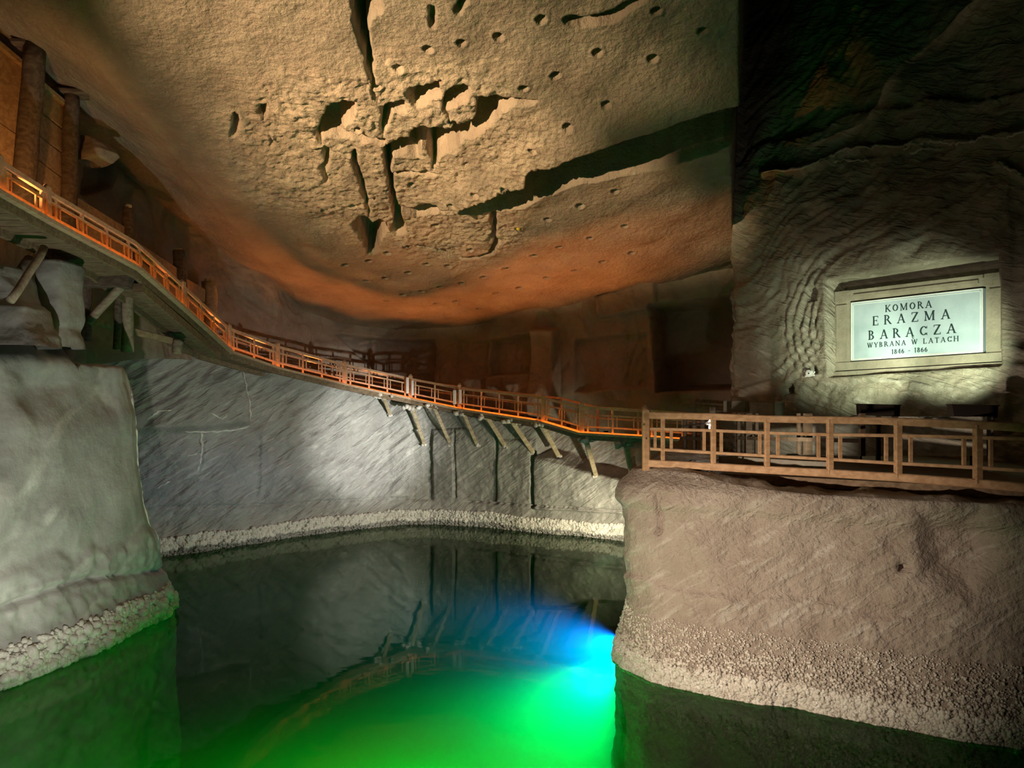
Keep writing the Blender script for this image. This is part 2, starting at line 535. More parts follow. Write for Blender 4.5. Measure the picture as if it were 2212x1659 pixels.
HOLES = [(924, 108), (996, 90), (1077, 82), (860, 150), (1131, 181), (812, 190), (771, 282), (978, 262), (1150, 300), (1090, 378), (1025, 395),
         (888, 402), (838, 414), (1168, 37), (1417, 18), (1517, 58), (1290, 107), (1410, 123), (1199, 156), (1309, 215), (1226, 255), (1328, 412),
         (1253, 439), (1183, 469), (1349, 487), (1274, 511), (1207, 533), (1152, 553), (1364, 543), (1301, 562), (1241, 583), (1180, 600),
         (1120, 622), (702, 451), (803, 430), (974, 425), (940, 489), (1063, 506), (1015, 538), (877, 531), (836, 545), (796, 560), (745, 566),
         (968, 572), (920, 572), (881, 586), (832, 598), (792, 605), (1091, 579), (1043, 599), (996, 608), (950, 612), (910, 623), (870, 631),
         (835, 648), (943, 653), (983, 650), (1071, 634), (870, 676), (1035, 667), (762, 444), (1120, 490)]
CAVITIES = [
    (1.3, [(762, -25), (827, -25), (825, 38), (803, 42), (795, 70), (798, 100), (806, 130), (802, 135), (808, 160), (808, 200), (818, 222), (805, 214), (800, 180), (790, 150), (787, 135), (776, 112), (777, 105), (768, 75), (760, 50)]),
    (0.9, [(699, 250), (715, 225), (740, 215), (768, 218), (770, 240), (755, 268), (737, 285), (745, 290), (780, 293), (835, 303), (835, 316), (760, 307), (700, 304), (692, 322), (686, 308), (678, 295), (694, 275)]),
    (0.7, [(822, 230), (835, 225), (872, 222), (880, 245), (850, 245), (840, 265), (833, 290), (826, 300)]),
    (0.8, [(872, 205), (895, 192), (935, 187), (955, 172), (950, 190), (955, 210), (935, 222), (915, 230), (895, 235), (880, 220)]),
    (0.8, [(960, 205), (975, 188), (1000, 182), (1015, 187), (1016, 205), (1005, 222), (985, 225), (965, 235), (970, 260), (962, 250), (956, 215)]),
    (1.2, [(1030, 207), (1080, 202), (1160, 212), (1150, 220), (1110, 225), (1075, 250), (1060, 270), (1030, 290), (1000, 300), (985, 320), (950, 340), (937, 368), (922, 330), (910, 325), (900, 345), (880, 340), (850, 345), (845, 370), (850, 400), (860, 445), (872, 475), (878, 500), (860, 510), (843, 500), (850, 470), (848, 440), (838, 400), (832, 360), (826, 322), (840, 315), (870, 302), (887, 300), (890, 285), (897, 272), (960, 275), (1000, 265), (1030, 245)]),
    (0.6, [(755, 340), (770, 335), (777, 360), (792, 410), (800, 455), (797, 468), (789, 442), (774, 398)]),
    (1.0, [(758, 485), (770, 468), (790, 466), (805, 476), (820, 473), (837, 484), (838, 500), (824, 520), (818, 540), (805, 550), (795, 547), (785, 527), (773, 507)]),
    (2.0, [(858, 456), (905, 447), (955, 440), (990, 438), (995, 430), (1035, 410), (1100, 380), (1135, 372), (1138, 345), (1150, 335), (1200, 325), (1245, 300), (1300, 285), (1380, 262), (1460, 230), (1540, 205), (1640, 185), (1640, 310), (1565, 314), (1500, 332), (1440, 357), (1380, 374), (1300, 387), (1240, 400), (1170, 420), (1130, 442), (1070, 454), (1000, 467), (950, 464), (900, 470)]),
    (0.6, [(505, 248), (515, 254), (521, 268), (508, 302), (500, 302), (496, 285)]),
    (0.6, [(560, 234), (574, 230), (576, 246), (568, 272), (555, 256)]),
    (0.4, [(582, 300), (588, 300), (588, 325), (584, 325)]),
]
GROOVES = [(0.55, 0.09, [(1230, 42), (1260, 48), (1300, 42), (1340, 25), (1390, -8)]),
           (0.45, 0.07, [(1065, 460), (1069, 500), (1065, 512), (1075, 522), (1060, 545), (1030, 555), (990, 558)]),
           (0.30, 0.06, [(990, 558), (960, 545), (905, 530)]),
           (0.35, 0.06, [(848, 378), (936, 377)]),
           (0.35, 0.05, [(703, 326), (706, 355), (697, 372), (706, 392)]),
           (0.30, 0.06, [(1000, 0), (990, 22)]),
           (0.30, 0.05, [(930, 20), (934, 60)])]
CDX = 0.038
cxs = np.arange(-13.6, 9.0, CDX)
cys = np.arange(11.0, 37.0, CDX)
CXg, CYg = np.meshgrid(cxs, cys, indexing='ij')
h = ceil_z(CXg, CYg)
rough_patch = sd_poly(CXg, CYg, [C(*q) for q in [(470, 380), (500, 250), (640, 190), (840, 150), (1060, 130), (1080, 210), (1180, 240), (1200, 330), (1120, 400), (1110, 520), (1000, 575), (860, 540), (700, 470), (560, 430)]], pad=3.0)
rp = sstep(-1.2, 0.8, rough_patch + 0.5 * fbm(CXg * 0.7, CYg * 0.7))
wx, wy = CXg + 0.06 * perlin(CXg * 3, CYg * 3), CYg + 0.06 * perlin(CXg * 3 + 40, CYg * 3)
bil = np.abs(perlin(CXg * 4.6, CYg * 4.6, 2.2)) + 0.6 * np.abs(perlin(CXg * 8.5, CYg * 8.5, 5.2))
disp = 0.16 * fbm(CXg * 0.22, CYg * 0.22, oct=3) + 0.05 * fbm(CXg * 0.9, CYg * 0.9, oct=4)
# slanting folds in the smooth salt to the left and the right
disp += (1 - rp) * 0.10 * perlin((CXg * 0.8 + CYg * 0.5) * 0.7, (CYg * 0.8 - CXg * 0.5) * 0.22, 8.0)
disp += rp * (0.055 * bil + 0.05 * fbm(CXg * 4, CYg * 4, oct=3))
lip = [C(*q) for q in [(990, 436), (1035, 408), (1100, 378), (1135, 368), (1140, 342), (1200, 322), (1245, 298), (1300, 283), (1380, 260), (1460, 228), (1540, 203), (1640, 183)]]  # ridge shaped into the slot's near edge to deepen its shade
ld = d_line(CXg, CYg, lip, pad=2.0)
near_side = (CYg < np.interp(CXg, [q[0] for q in lip], [q[1] for q in lip]))
disp -= np.where(near_side, 0.40 * np.exp(-(ld / 0.9) ** 2), 0.40 * np.exp(-(ld / 0.1) ** 2))
disp += (1 - rp) * 0.012 * fbm(CXg * 5, CYg * 5, oct=2)
for dep, poly in CAVITIES:
    sd = sd_poly(wx, wy, [C(*q) for q in poly])
    disp += dep * sstep(-0.02, 0.11, sd)
for dep, wd, line in GROOVES:
    disp += dep * (1 - sstep(wd * 0.5, wd + 0.05, d_line(wx, wy, [C(*q) for q in line])))
for q in HOLES:
    hx, hy = C(*q)
    r = 0.058 + 0.0021 * hy * random.uniform(0.7, 1.2)
    i0, i1 = int((hx - 0.6 - cxs[0]) / CDX), int((hx + 0.6 - cxs[0]) / CDX)
    j0, j1 = int((hy - 0.6 - cys[0]) / CDX), int((hy + 0.6 - cys[0]) / CDX)
    if i0 < 0 or j0 < 0:
        continue
    dd = np.hypot(CXg[i0:i1, j0:j1] - hx, CYg[i0:i1, j0:j1] - hy)
    disp[i0:i1, j0:j1] += 0.75 * (1 - sstep(r - 0.02, r + 0.022, dd)) - 0.022 * np.exp(-((dd - r - 0.06) / 0.04) ** 2)
edge = 0.326 * CYg + 0.05 * perlin(CYg * 0.8, CYg * 0 + 3)
edge = np.where(CYg > 19.0, edge - 0.2, edge)
disp += 7.0 * sstep(0.0, 0.35, CXg - edge)            # the roof steps up over the platform side
h = h + disp
patch_light = np.clip(rp * (0.75 + 0.6 * fbm(CXg * 1.3, CYg * 1.3)), 0, 1).astype(np.float32)
cq = grid_faces(len(cxs), len(cys), flip=True)
cq = cq[((CXg - edge).ravel()[cq] < 0.55).all(axis=1)]     # nothing of this roof hangs over the platform
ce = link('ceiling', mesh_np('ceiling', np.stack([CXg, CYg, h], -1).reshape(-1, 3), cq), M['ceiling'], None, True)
ba = ce.data.attributes.new('patch_light', 'FLOAT', 'POINT')
ba.data.foreach_set('value', patch_light.ravel())
tag(ce, 'brown vaulted salt ceiling with rows of drill holes, cracks and cavities', None, kind='structure')

# ------------------------------------------------------------------ lower back wall
wl = Wall([(-17, 22.0), W(345, 1203), W(620, 1160), W(890, 1126), W(1110, 1143), W(1340, 1166), (7.5, 26.6), (11, 25.4)], 0.06, smooth=1)
OVER = wl.poly([(150, 700), (525, 700), (522, 800), (535, 860), (541, 922), (480, 928), (420, 934), (300, 937), (150, 937)])
RECESS = wl.poly([(1163, 880), (1163, 982), (1210, 990), (1245, 1010), (1290, 1022), (1420, 1045), (1420, 880)])
PANELS = [(-0.16, [(889, 928), (936, 930), (934, 1082), (889, 1082)]), (0.06, [(936, 938), (982, 936), (982, 1074), (934, 1076)]),
          (-0.06, [(983, 930), (1076, 950), (1072, 1084), (982, 1078)]), (0.08, [(1077, 950), (1148, 950), (1150, 1090), (1072, 1086)]),
          (0.16, [(1156, 985), (1400, 1050), (1400, 1112), (1156, 1100)])]
PANELS = [(d, wl.poly(q)) for d, q in PANELS]
WGRO = [(0.20, 0.05, [(982, 930), (982, 1075)]), (0.20, 0.06, [(1072, 935), (1070, 1088)]), (0.35, 0.08, [(1156, 975), (1150, 1095)]), (0.12, 0.04, [(936, 935), (934, 1080)]),
        (0.22, 0.05, [(1000, 1084), (1120, 1090), (1240, 1096), (1370, 1106)]), (0.16, 0.05, [(562, 945), (558, 1072)]), (0.1, 0.05, [(438, 945), (428, 1020)]),
        (0.08, 0.05, [(340, 1096), (600, 1090), (890, 1076)]), (0.12, 0.05, [(892, 930), (1005, 924)])]
WGRO = [(d, w, wl.poly(q)) for d, w, q in WGRO]
s_corner = wl.pix(890, 1000)[0]


def wl_disp(S, Z, X, Y):
    d = 0.22 * fbm(S * 0.25, Z * 0.25, oct=3) + 0.05 * fbm(S * 1.1, Z * 1.1, oct=4)
    a = math.radians(40)
    u, v = S * math.cos(a) + Z * math.sin(a), -S * math.sin(a) + Z * math.cos(a)
    ridge = 1 - np.abs(perlin(u * 0.55, v * 2.2, 4.0)) * 2
    left = sstep(s_corner + 0.3, s_corner - 0.6, S)
    d += left * 0.10 * ridge + left * 0.035 * fbm(u * 1.6, v * 6, oct=2)
    d += (1 - left) * 0.035 * fbm(S * 4.5, Z * 4.5, oct=3)
    d += 0.34 * sstep(-0.05, 0.30, sd_poly(S + 0.05 * perlin(S * 2, Z * 2), Z, OVER))
    d -= 1.1 * sstep(-0.1, 0.25, sd_poly(S, Z, RECESS))
    for k, q in PANELS:
        d += k * sstep(-0.03, 0.05, sd_poly(S, Z, q))
    for k, w, q in WGRO:
        d -= k * (1 - sstep(w * 0.4, w, d_line(S, Z, q)))
    d += 0.22 * sstep(1.15, 0.0, Z)                    # the foot of the wall swells out at the water
    return d


wl_top = ramp_fn(wl, [(200, 757), (300, 762), (400, 770), (490, 782), (525, 788), (600, 806), (745, 842), (880, 872), (990, 895), (1170, 925), (1253, 950), (1385, 958), (1500, 962)])
o = wl.build('wall_back', -7.7, wl_top, 0.055, wl_disp, M['wall'], ledge=4.5)
tag(o, 'grey salt wall above the pool below the sloping walkway', None, kind='structure')

# ------------------------------------------------------------------ upper wall, set back behind the walkway
wu = Wall([(-12.9, 6), (-12.8, 18), (-12.6, 21.5), (-11.6, 26.5), (-9.6, 31.2), (-7.6, 33.8), (-5.4, 34.8), (-2.4, 33.9), (0.95, 31.8), (3.7, 30.2), (6.0, 28.8), (9.5, 27.0), (14, 25.4)], 0.075, smooth=1)
UPOLY = [(-0.5, [(728, 722), (800, 730), (935, 735), (935, 900), (905, 900), (860, 850), (800, 790)]), (-0.25, [(985, 735), (1050, 738), (1048, 900), (985, 900)]),
         (0.18, [(985, 815), (1145, 805), (1145, 900), (985, 900)]), (-0.55, [(1056, 735), (1143, 720), (1138, 805), (1056, 812)]), (0.55, [(1151, 712), (1205, 712), (1202, 900), (1145, 900)]),
         (-0.3, [(1240, 735), (1395, 720), (1395, 835), (1240, 845)]), (-2.2, [(1405, 660), (1600, 640), (1600, 838), (1420, 845)]), (0.3, [(1290, 640), (1420, 600), (1420, 670), (1290, 690)]),
         (-0.4, [(195, 345), (250, 330), (245, 400), (190, 420)])]
UPOLY = [(d, wu.poly(q)) for d, q in UPOLY]


def wu_disp(S, Z, X, Y):
    d = 0.35 * fbm(S * 0.25, Z * 0.25, oct=3) + 0.09 * fbm(S * 1.0, Z * 1.0, oct=4)
    for k, q in UPOLY:
        d += k * sstep(-0.06, 0.08, sd_poly(S + 0.04 * perlin(S * 3, Z * 3), Z, q))
    blocky = np.floor(perlin(S * 0.6, Z * 0.4, 7.0) * 3) / 3
    d += 0.14 * blocky
    return d


wu_low = ramp_fn(wu, [(-60, 800), (120, 800), (200, 790), (300, 775), (400, 776), (490, 788), (600, 812), (745, 846), (880, 876), (990, 899), (1170, 930), (1253, 955), (1385, 962), (1500, 966)])
o = wu.build('wall_left', wu_low, 16.5, 0.075, wu_disp, M['upper'])
o.name = 'wall_upper'
tag(o, 'dark brown upper rock wall behind the lit walkway', None, kind='structure')

# ------------------------------------------------------------------ right wall with the plaque niche
wr = Wall([(12.5, 31.0), (8.6, 25.6), (7.80, 24.0), (12.24, 16.65), (15.8, 10.75), (19.0, 5.5)], 0.055, smooth=0)
NICHE = wr.poly([(1789, 606), (2163, 548), (2170, 790), (1797, 815)])
RHOLE = [(0.35, [(1743, 622), (1765, 618), (1768, 648), (1748, 652)]), (0.35, [(1702, 838), (1722, 834), (1725, 851), (1704, 853)]), (0.3, [(1950, 828), (1976, 826), (1976, 842), (1953, 845)]),
         (0.35, [(1751, 793), (1768, 790), (1768, 806), (1751, 808)])]
RHOLE = [(d, wr.poly(q)) for d, q in RHOLE]
ARC_S, ARC_Z = wr.pix(1790, 700)
RIB = wr.poly([(1578, -60), (1602, -60), (1604, 300), (1600, 470), (1592, 650), (1580, 780), (1572, 900), (1548, 900), (1556, 760), (1568, 560), (1584, 420), (1586, 250)])
RCRACK = wr.poly([(1650, 375), (1740, 368), (1800, 345), (1830, 325), (1900, 318), (1960, 318), (2000, 300), (2060, 305), (2110, 310), (2140, 300), (2212, 290), (2300, 270)])
RCRACK2 = wr.poly([(2160, 352), (2190, 370), (2230, 390)])


def wr_disp(S, Z, X, Y):
    d = 0.30 * fbm(S * 0.3, Z * 0.3, oct=3) + 0.07 * fbm(S * 1.2, Z * 1.2, oct=4)
    a = math.radians(-32)
    u, v = S * math.cos(a) - Z * math.sin(a), S * math.sin(a) + Z * math.cos(a)
    flow = perlin(S * 0.35, Z * 0.35, 9.0) * 2.5
    d += 0.07 * (1 - 2 * np.abs(perlin(u * 0.6, v * 2.6 + flow, 1.0))) + 0.02 * fbm(u * 3, v * 9, oct=2)
    rr = np.hypot(S - ARC_S - 1.1, Z - ARC_Z)          # ring-shaped pick marks left of the niche
    arc = sstep(2.9, 2.3, rr) * sstep(0.9, 1.4, rr) * sstep(ARC_S + 0.2, ARC_S - 0.4, S)
    d += arc * 0.045 * np.sin(rr * 24)
    ridge = d_line(S, Z, RCRACK) + 0.03 * perlin(S * 6, Z * 6)
    d += 0.20 * np.exp(-(ridge / 0.10) ** 2)
    below = sd_poly(S, Z, list(RCRACK) + [(RCRACK[-1][0], 3.0), (RCRACK[0][0], 3.0)], pad=4)
    d += 0.22 * sstep(-0.25, 0.1, below)
    d += 0.15 * np.exp(-(d_line(S, Z, RCRACK2) / 0.07) ** 2)
    nd = sd_poly(S, Z, NICHE)
    flat = sstep(-0.5, 0.02, nd)
    d = d * (1 - flat) + 0.18 * flat
    d -= 0.92 * sstep(-0.02, 0.06, nd)
    for k, q in RHOLE:
        d -= k * sstep(-0.03, 0.04, sd_poly(S, Z, q))
    d += 0.35 * sstep(-0.12, 0.12, sd_poly(S + 0.06 * perlin(S * 2, Z * 1.3), Z, RIB))
    return d


o = wr.build('wall_right', 3.0, 21.0, 0.055, wr_disp, M['right'])
tag(o, 'dark greenish rock wall carrying the inscribed plaque', None, kind='structure')


# ------------------------------------------------------------------ rock ledge under the platform, right foreground
wb = Wall([(6.5, 26.0), (4.6, 21.0), (3.25, 17.4), (2.75, 15.7), (2.42, 14.75), W(1430, 1468), W(1700, 1517), W(2212, 1600), (14.5, 8.5)], 0.045, smooth=1)
LCRACK = wb.poly([(1427, 1066), (1426, 1100), (1428, 1140), (1422, 1152)])
LHOLE = wb.poly([(1938, 1222), (1960, 1218), (1972, 1234), (1942, 1236)])
LSEAM = wb.poly([(1310, 1238), (1345, 1238), (1400, 1250), (1500, 1280), (1600, 1290), (1750, 1290), (1860, 1325), (2000, 1345), (2212, 1390), (2400, 1420)])
seam_s = np.array([q[0] for q in LSEAM]); seam_z = np.array([q[1] for q in LSEAM])
_o = np.argsort(seam_s); seam_s, seam_z = seam_s[_o], seam_z[_o]
s_bc = wb.pix(1352, 1200)[0]


def wb_disp(S, Z, X, Y):
    d = 0.16 * fbm(S * 0.4, Z * 0.4, oct=3) + 0.04 * fbm(S * 1.6, Z * 1.6, oct=3)
    a = math.radians(38)
    u, v = S * math.cos(a) + Z * math.sin(a), -S * math.sin(a) + Z * math.cos(a)
    sz = np.interp(S, seam_s, seam_z) + 0.08 * perlin(S * 2.2, S * 0 + 2)
    low = sstep(sz + 0.03, sz - 0.06, Z)
    d += (1 - low) * (0.03 * perlin(u * 1.2, v * 5, 2.0) + 0.012 * fbm(S * 8, Z * 8, oct=2))
    knob = 0.5 - np.abs(perlin(S * 8.5, Z * 8.5, 3.3))
    d += low * (0.05 + 0.045 * knob + 0.02 * fbm(S * 9, Z * 9, oct=2))
    d += 0.26 * sstep(1.7, 0.0, Z) - 0.20 * sstep(3.4, 4.3, Z) ** 2
    d -= 0.26 * (1 - sstep(0.012, 0.06, d_line(S, Z, LCRACK)))
    d -= 0.20 * sstep(-0.03, 0.04, sd_poly(S, Z, LHOLE))
    dark = sd_poly(S, Z, wb.poly([(1980, 1100), (2120, 1090), (2160, 1200), (2100, 1290), (1990, 1240)]), pad=1.0)  # dent standing in for a shadow on the ledge face
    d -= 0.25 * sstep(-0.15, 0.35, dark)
    d += 0.14 * sstep(3.3, 3.55, Z) * sstep(4.15, 3.8, Z)
    return d


wb_top = ramp_fn(wb, [(1300, 1012), (1400, 1014), (1500, 1024), (1560, 1042), (1640, 1056), (1760, 1068), (1900, 1076), (2100, 1084), (2212, 1090)])
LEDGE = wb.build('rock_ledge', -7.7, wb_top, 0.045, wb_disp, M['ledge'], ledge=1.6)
tag(LEDGE, 'broad brown salt rock ledge carrying the wooden platform', 'rock', kind='structure')

# ------------------------------------------------------------------ rock buttress, left foreground
wt = Wall([(-10.6, 9.5), W(-110, 1520), W(0, 1482), W(120, 1432), W(250, 1375), W(330, 1340), (-9.35, 18.6), (-10.6, 20.0), (-14.5, 22.5)], 0.05, smooth=1)
BSEAM = wt.poly([(-100, 1350), (0, 1318), (110, 1275), (200, 1250), (330, 1235), (360, 1232)])
BSH = wt.poly([(100, 800), (140, 785), (300, 780), (300, 880), (130, 892), (105, 860)])  # soft dent standing in for a cast shadow on the buttress
BNOTCH = wt.poly([(228, 700), (232, 782), (330, 790), (330, 700)])
bs_s = np.array([q[0] for q in BSEAM]); bs_z = np.array([q[1] for q in BSEAM])


def wt_disp(S, Z, X, Y):
    d = 0.22 * fbm(S * 0.35, Z * 0.3, oct=3) + 0.03 * fbm(S * 1.3, Z * 1.3, oct=3)
    a = math.radians(28)
    u, v = S * math.cos(a) + Z * math.sin(a), -S * math.sin(a) + Z * math.cos(a)
    d += 0.09 * perlin(u * 0.3, v * 1.1, 6.0) * sstep(1.8, 3.0, Z)
    rough = sstep(2.35, 1.7, Z + 0.25 * perlin(S * 1.2, Z * 0.4))
    d += rough * (0.05 * fbm(S * 3.5, Z * 3.5, oct=3) + 0.07 * (0.5 - np.abs(perlin(S * 3, Z * 3, 1.5))))
    d += 0.10 * sstep(2.3, 2.0, Z + 0.3 * perlin(S * 1.5, S * 0 + 9))
    bz = np.interp(S, bs_s, bs_z)
    d -= 0.16 * np.exp(-((Z - bz) / 0.07) ** 2)
    d += 0.30 * sstep(1.5, 0.1, Z) - 0.13 * np.maximum(0, Z - 0.6)
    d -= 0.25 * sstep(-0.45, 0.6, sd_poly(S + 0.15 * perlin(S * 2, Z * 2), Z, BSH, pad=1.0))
    d -= 0.9 * sstep(-0.03, 0.05, sd_poly(S, Z, BNOTCH))
    d -= 0.4 * sstep(6.2, 6.9, Z) ** 2
    return d


wt_top = ramp_fn(wt, [(-150, 722), (0, 733), (100, 735), (160, 742), (200, 742), (232, 748), (240, 775), (285, 786), (310, 790)])
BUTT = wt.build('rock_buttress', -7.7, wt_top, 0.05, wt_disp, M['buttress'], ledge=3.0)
tag(BUTT, 'smooth grey salt buttress rising from the pool at far left', 'rock', kind='structure')

# ------------------------------------------------------------------ water
WX0, WX1, WY0, WY1 = -15.0, 14.0, 1.0, 36.0
nx_, ny_ = 60, 70
wv, wf = [], []
wxs, wys = np.meshgrid(np.linspace(WX0, WX1, nx_), np.linspace(WY0, WY1, ny_), indexing='ij')
top = np.stack([wxs, wys, np.zeros_like(wxs)], -1).reshape(-1, 3)
me = bpy.data.meshes.new('pool_water')
Vb = [(WX0, WY0, -7.4), (WX1, WY0, -7.4), (WX1, WY1, -7.4), (WX0, WY1, -7.4), (WX0, WY0, 0), (WX1, WY0, 0), (WX1, WY1, 0), (WX0, WY1, 0)]
me.from_pydata(Vb, [], [(3, 2, 1, 0), (4, 5, 6, 7), (0, 1, 5, 4), (1, 2, 6, 5), (2, 3, 7, 6), (3, 0, 4, 7)])
mw = bpy.data.materials.new('still_brine')
mw.use_nodes = True
N, L = mw.node_tree.nodes, mw.node_tree.links
N.clear()
out = N.new('ShaderNodeOutputMaterial')
fr = N.new('ShaderNodeFresnel'); fr.inputs['IOR'].default_value = 1.36
tr = N.new('ShaderNodeBsdfTransparent')
gl = N.new('ShaderNodeBsdfGlossy'); gl.inputs['Roughness'].default_value = 0.03; gl.inputs['Color'].default_value = (0.55, 0.60, 0.52, 1)
mix = N.new('ShaderNodeMixShader')
tcw = N.new('ShaderNodeTexCoord')
nw = N.new('ShaderNodeTexNoise'); nw.inputs['Scale'].default_value = 1.6; nw.inputs['Detail'].default_value = 2
mpw = N.new('ShaderNodeMapping'); mpw.inputs['Scale'].default_value = (0.5, 1.6, 1)
L.new(tcw.outputs['Object'], mpw.inputs['Vector']); L.new(mpw.outputs['Vector'], nw.inputs['Vector'])
bw = N.new('ShaderNodeBump'); bw.inputs['Strength'].default_value = 0.06; bw.inputs['Distance'].default_value = 0.03
L.new(nw.outputs['Fac'], bw.inputs['Height'])
L.new(bw.outputs['Normal'], gl.inputs['Normal'])
L.new(fr.outputs['Fac'], mix.inputs['Fac']); L.new(tr.outputs['BSDF'], mix.inputs[1]); L.new(gl.outputs['BSDF'], mix.inputs[2])
L.new(mix.outputs['Shader'], out.inputs['Surface'])
va = N.new('ShaderNodeVolumeAbsorption'); va.inputs['Color'].default_value = (0.45, 0.95, 0.40, 1); va.inputs['Density'].default_value = 0.52
vsn = N.new('ShaderNodeVolumeScatter'); vsn.inputs['Color'].default_value = (0.35, 1.0, 0.9, 1); vsn.inputs['Density'].default_value = 0.11; vsn.inputs['Anisotropy'].default_value = 0.1
ad = N.new('ShaderNodeAddShader')
L.new(va.outputs['Volume'], ad.inputs[0]); L.new(vsn.outputs['Volume'], ad.inputs[1]); L.new(ad.outputs['Shader'], out.inputs['Volume'])
pw = link('pool_water', me, mw)
tag(pw, 'still green and blue lit brine filling the chamber pool', 'water', kind='stuff')

# ================================================================== WALKWAY
# outer edge of the deck: photo column, row, distance, railing height
PATH = [(-90, 372, 12.6, 0.72), (0, 425, 13.5, 0.72), (103, 483, 14.9, 0.72), (292, 583, 18.0, 0.74), (395, 672, 21.0, 0.80), (495, 762, 24.7, 0.90), (600, 797, 27.4, 0.92), (745, 832, 30.2, 0.93),
        (887, 862, 31.5, 0.96), (992, 884, 31.0, 0.98), (1172, 912, 28.2, 1.03), (1256, 937, 26.4, 1.05), (1392, 945, 25.4, 1.02), (1560, 958, 24.4, 1.0)]
NODE = [P(a, b, d) for a, b, d, _ in PATH]
RH = [q[3] for q in PATH]


def inward(i):
    a, b = NODE[max(i - 1, 0)], NODE[min(i + 1, len(NODE) - 1)]
    d = (b - a); d.z = 0; d.normalize()
    return Vector((-d.y, d.x, 0))


INW = [inward(i) for i in range(len(NODE))]
DW = 1.25
deck = empty('walkway_deck', NODE[7], 'sloping timber walkway deck along the back wall with orange light strip', 'walkway')
rail = empty('walkway_railing', NODE[7], 'long orange lit wooden railing on the pool side of the walkway', 'railing')
inner = empty('walkway_wall_railing', NODE[7] + INW[7] * DW, 'plain wooden handrail on the wall side of the sloping walkway', 'railing')
for i in range(len(NODE) - 1):
    a, b = NODE[i], NODE[i + 1]
    na, nb = INW[i], INW[i + 1]
    ln = (b - a).length
    # deck boards, laid across
    nb_ = max(2, int(ln / 0.34))
    for k in range(nb_):
        p, q = a.lerp(b, (k + 0.04) / nb_), a.lerp(b, (k + 0.96) / nb_)
        n0, n1 = na.lerp(nb, k / nb_), na.lerp(nb, (k + 1) / nb_)
        t = 0.05
        V = [p, q, q + n1 * DW, p + n0 * DW]
        V = V + [v - Vector((0, 0, t)) for v in V]
        me = bpy.data.meshes.new('deck_board')
        me.from_pydata(rel(V, deck), [], [(0, 1, 2, 3), (7, 6, 5, 4), (0, 4, 5, 1), (1, 5, 6, 2), (2, 6, 7, 3), (3, 7, 4, 0)])
        link('deck_board', me, M['deck'], deck)
    dz = Vector((0, 0, -0.13))
    beam('stringer', a + dz, b + dz, 0.10, 0.18, M['deck'], deck)
    beam('stringer', a + na * (DW - 0.1) + dz, b + nb * (DW - 0.1) + dz, 0.10, 0.18, M['deck'], deck)
    beam('light_channel', a - na * 0.10 + Vector((0, 0, -0.02)), b - nb * 0.10 + Vector((0, 0, -0.02)), 0.18, 0.025, M['rail'], deck)
    beam('channel_lip', a - na * 0.19 + Vector((0, 0, 0.01)), b - nb * 0.19 + Vector((0, 0, 0.01)), 0.02, 0.085, M['rail'], deck)
    beam('light_strip', a.lerp(b, .01) - na * 0.10 + Vector((0, 0, 0.008)), a.lerp(b, .99) - nb * 0.10 + Vector((0, 0, 0.008)), 0.035, 0.03, M['strip'], deck)
    # railing on the pool side
    ha, hb = RH[i], RH[i + 1]
    up = Vector((0, 0, 1))
    off_a, off_b = na * 0.03, nb * 0.03
    A = lambda f, hh: (a + off_a).lerp(b + off_b, f) + up * (hh * (ha + (hb - ha) * f))
    main = i not in (0, 3)
    if main:
        ws = 0.17 if i > 2 else 0.13
        post = beam('post', A(0, -0.06), A(0, 1.10), ws, ws, M['rail'], rail)
        cap = beam('post_cap', A(0, 1.10), A(0, 1.18), ws * 0.8, ws * 0.8, M['rail'], post, taper=0.4)
    beam('top_rail', A(0, 0.95), A(1, 0.95), 0.09, 0.10, M['rail'], rail)
    beam('middle_rail', A(0, 0.70), A(1, 0.70), 0.05, 0.055, M['rail'], rail)
    beam('lower_rail', A(0, 0.27), A(1, 0.27), 0.05, 0.065, M['rail'], rail)
    beam('bottom_rail', A(0, 0.05), A(1, 0.05), 0.06, 0.09, M['rail'], rail)
    nbay = max(1, int(round(ln * 0.95 / 1.15)))
    e = min(0.10, 0.26 / ln)
    fr_ = [e + (1 - 2 * e) * k / nbay for k in range(nbay + 1)]
    for f in fr_:
        beam('baluster', A(f, 0.05), A(f, 0.95), 0.065, 0.065, M['rail'], rail)
    for f0, f1 in zip(fr_[:-1], fr_[1:]):
        for f in (f0 + (f1 - f0) * 0.17, f1 - (f1 - f0) * 0.17):
            beam('short_baluster', A(f, 0.27), A(f, 0.70), 0.038, 0.038, M['rail'], rail)
    for f in (e * 0.45, 1 - e * 0.45):
        beam('short_baluster', A(f, 0.27), A(f, 0.70), 0.038, 0.038, M['rail'], rail)
    # railing on the wall side
    B = lambda f, hh: (a + na * (DW - 0.06)).lerp(b + nb * (DW - 0.06), f) + up * (hh * (ha + (hb - ha) * f))
    beam('top_rail', B(0, 0.95), B(1, 0.95), 0.08, 0.08, M['rail'], inner)
    beam('middle_rail', B(0, 0.55), B(1, 0.55), 0.05, 0.06, M['rail'], inner)
    for f in np.linspace(0, 1, max(2, int(ln / 1.6)))[:-1]:
        beam('post', B(f, 0), B(f, 0.98), 0.09, 0.09, M['rail'], inner)

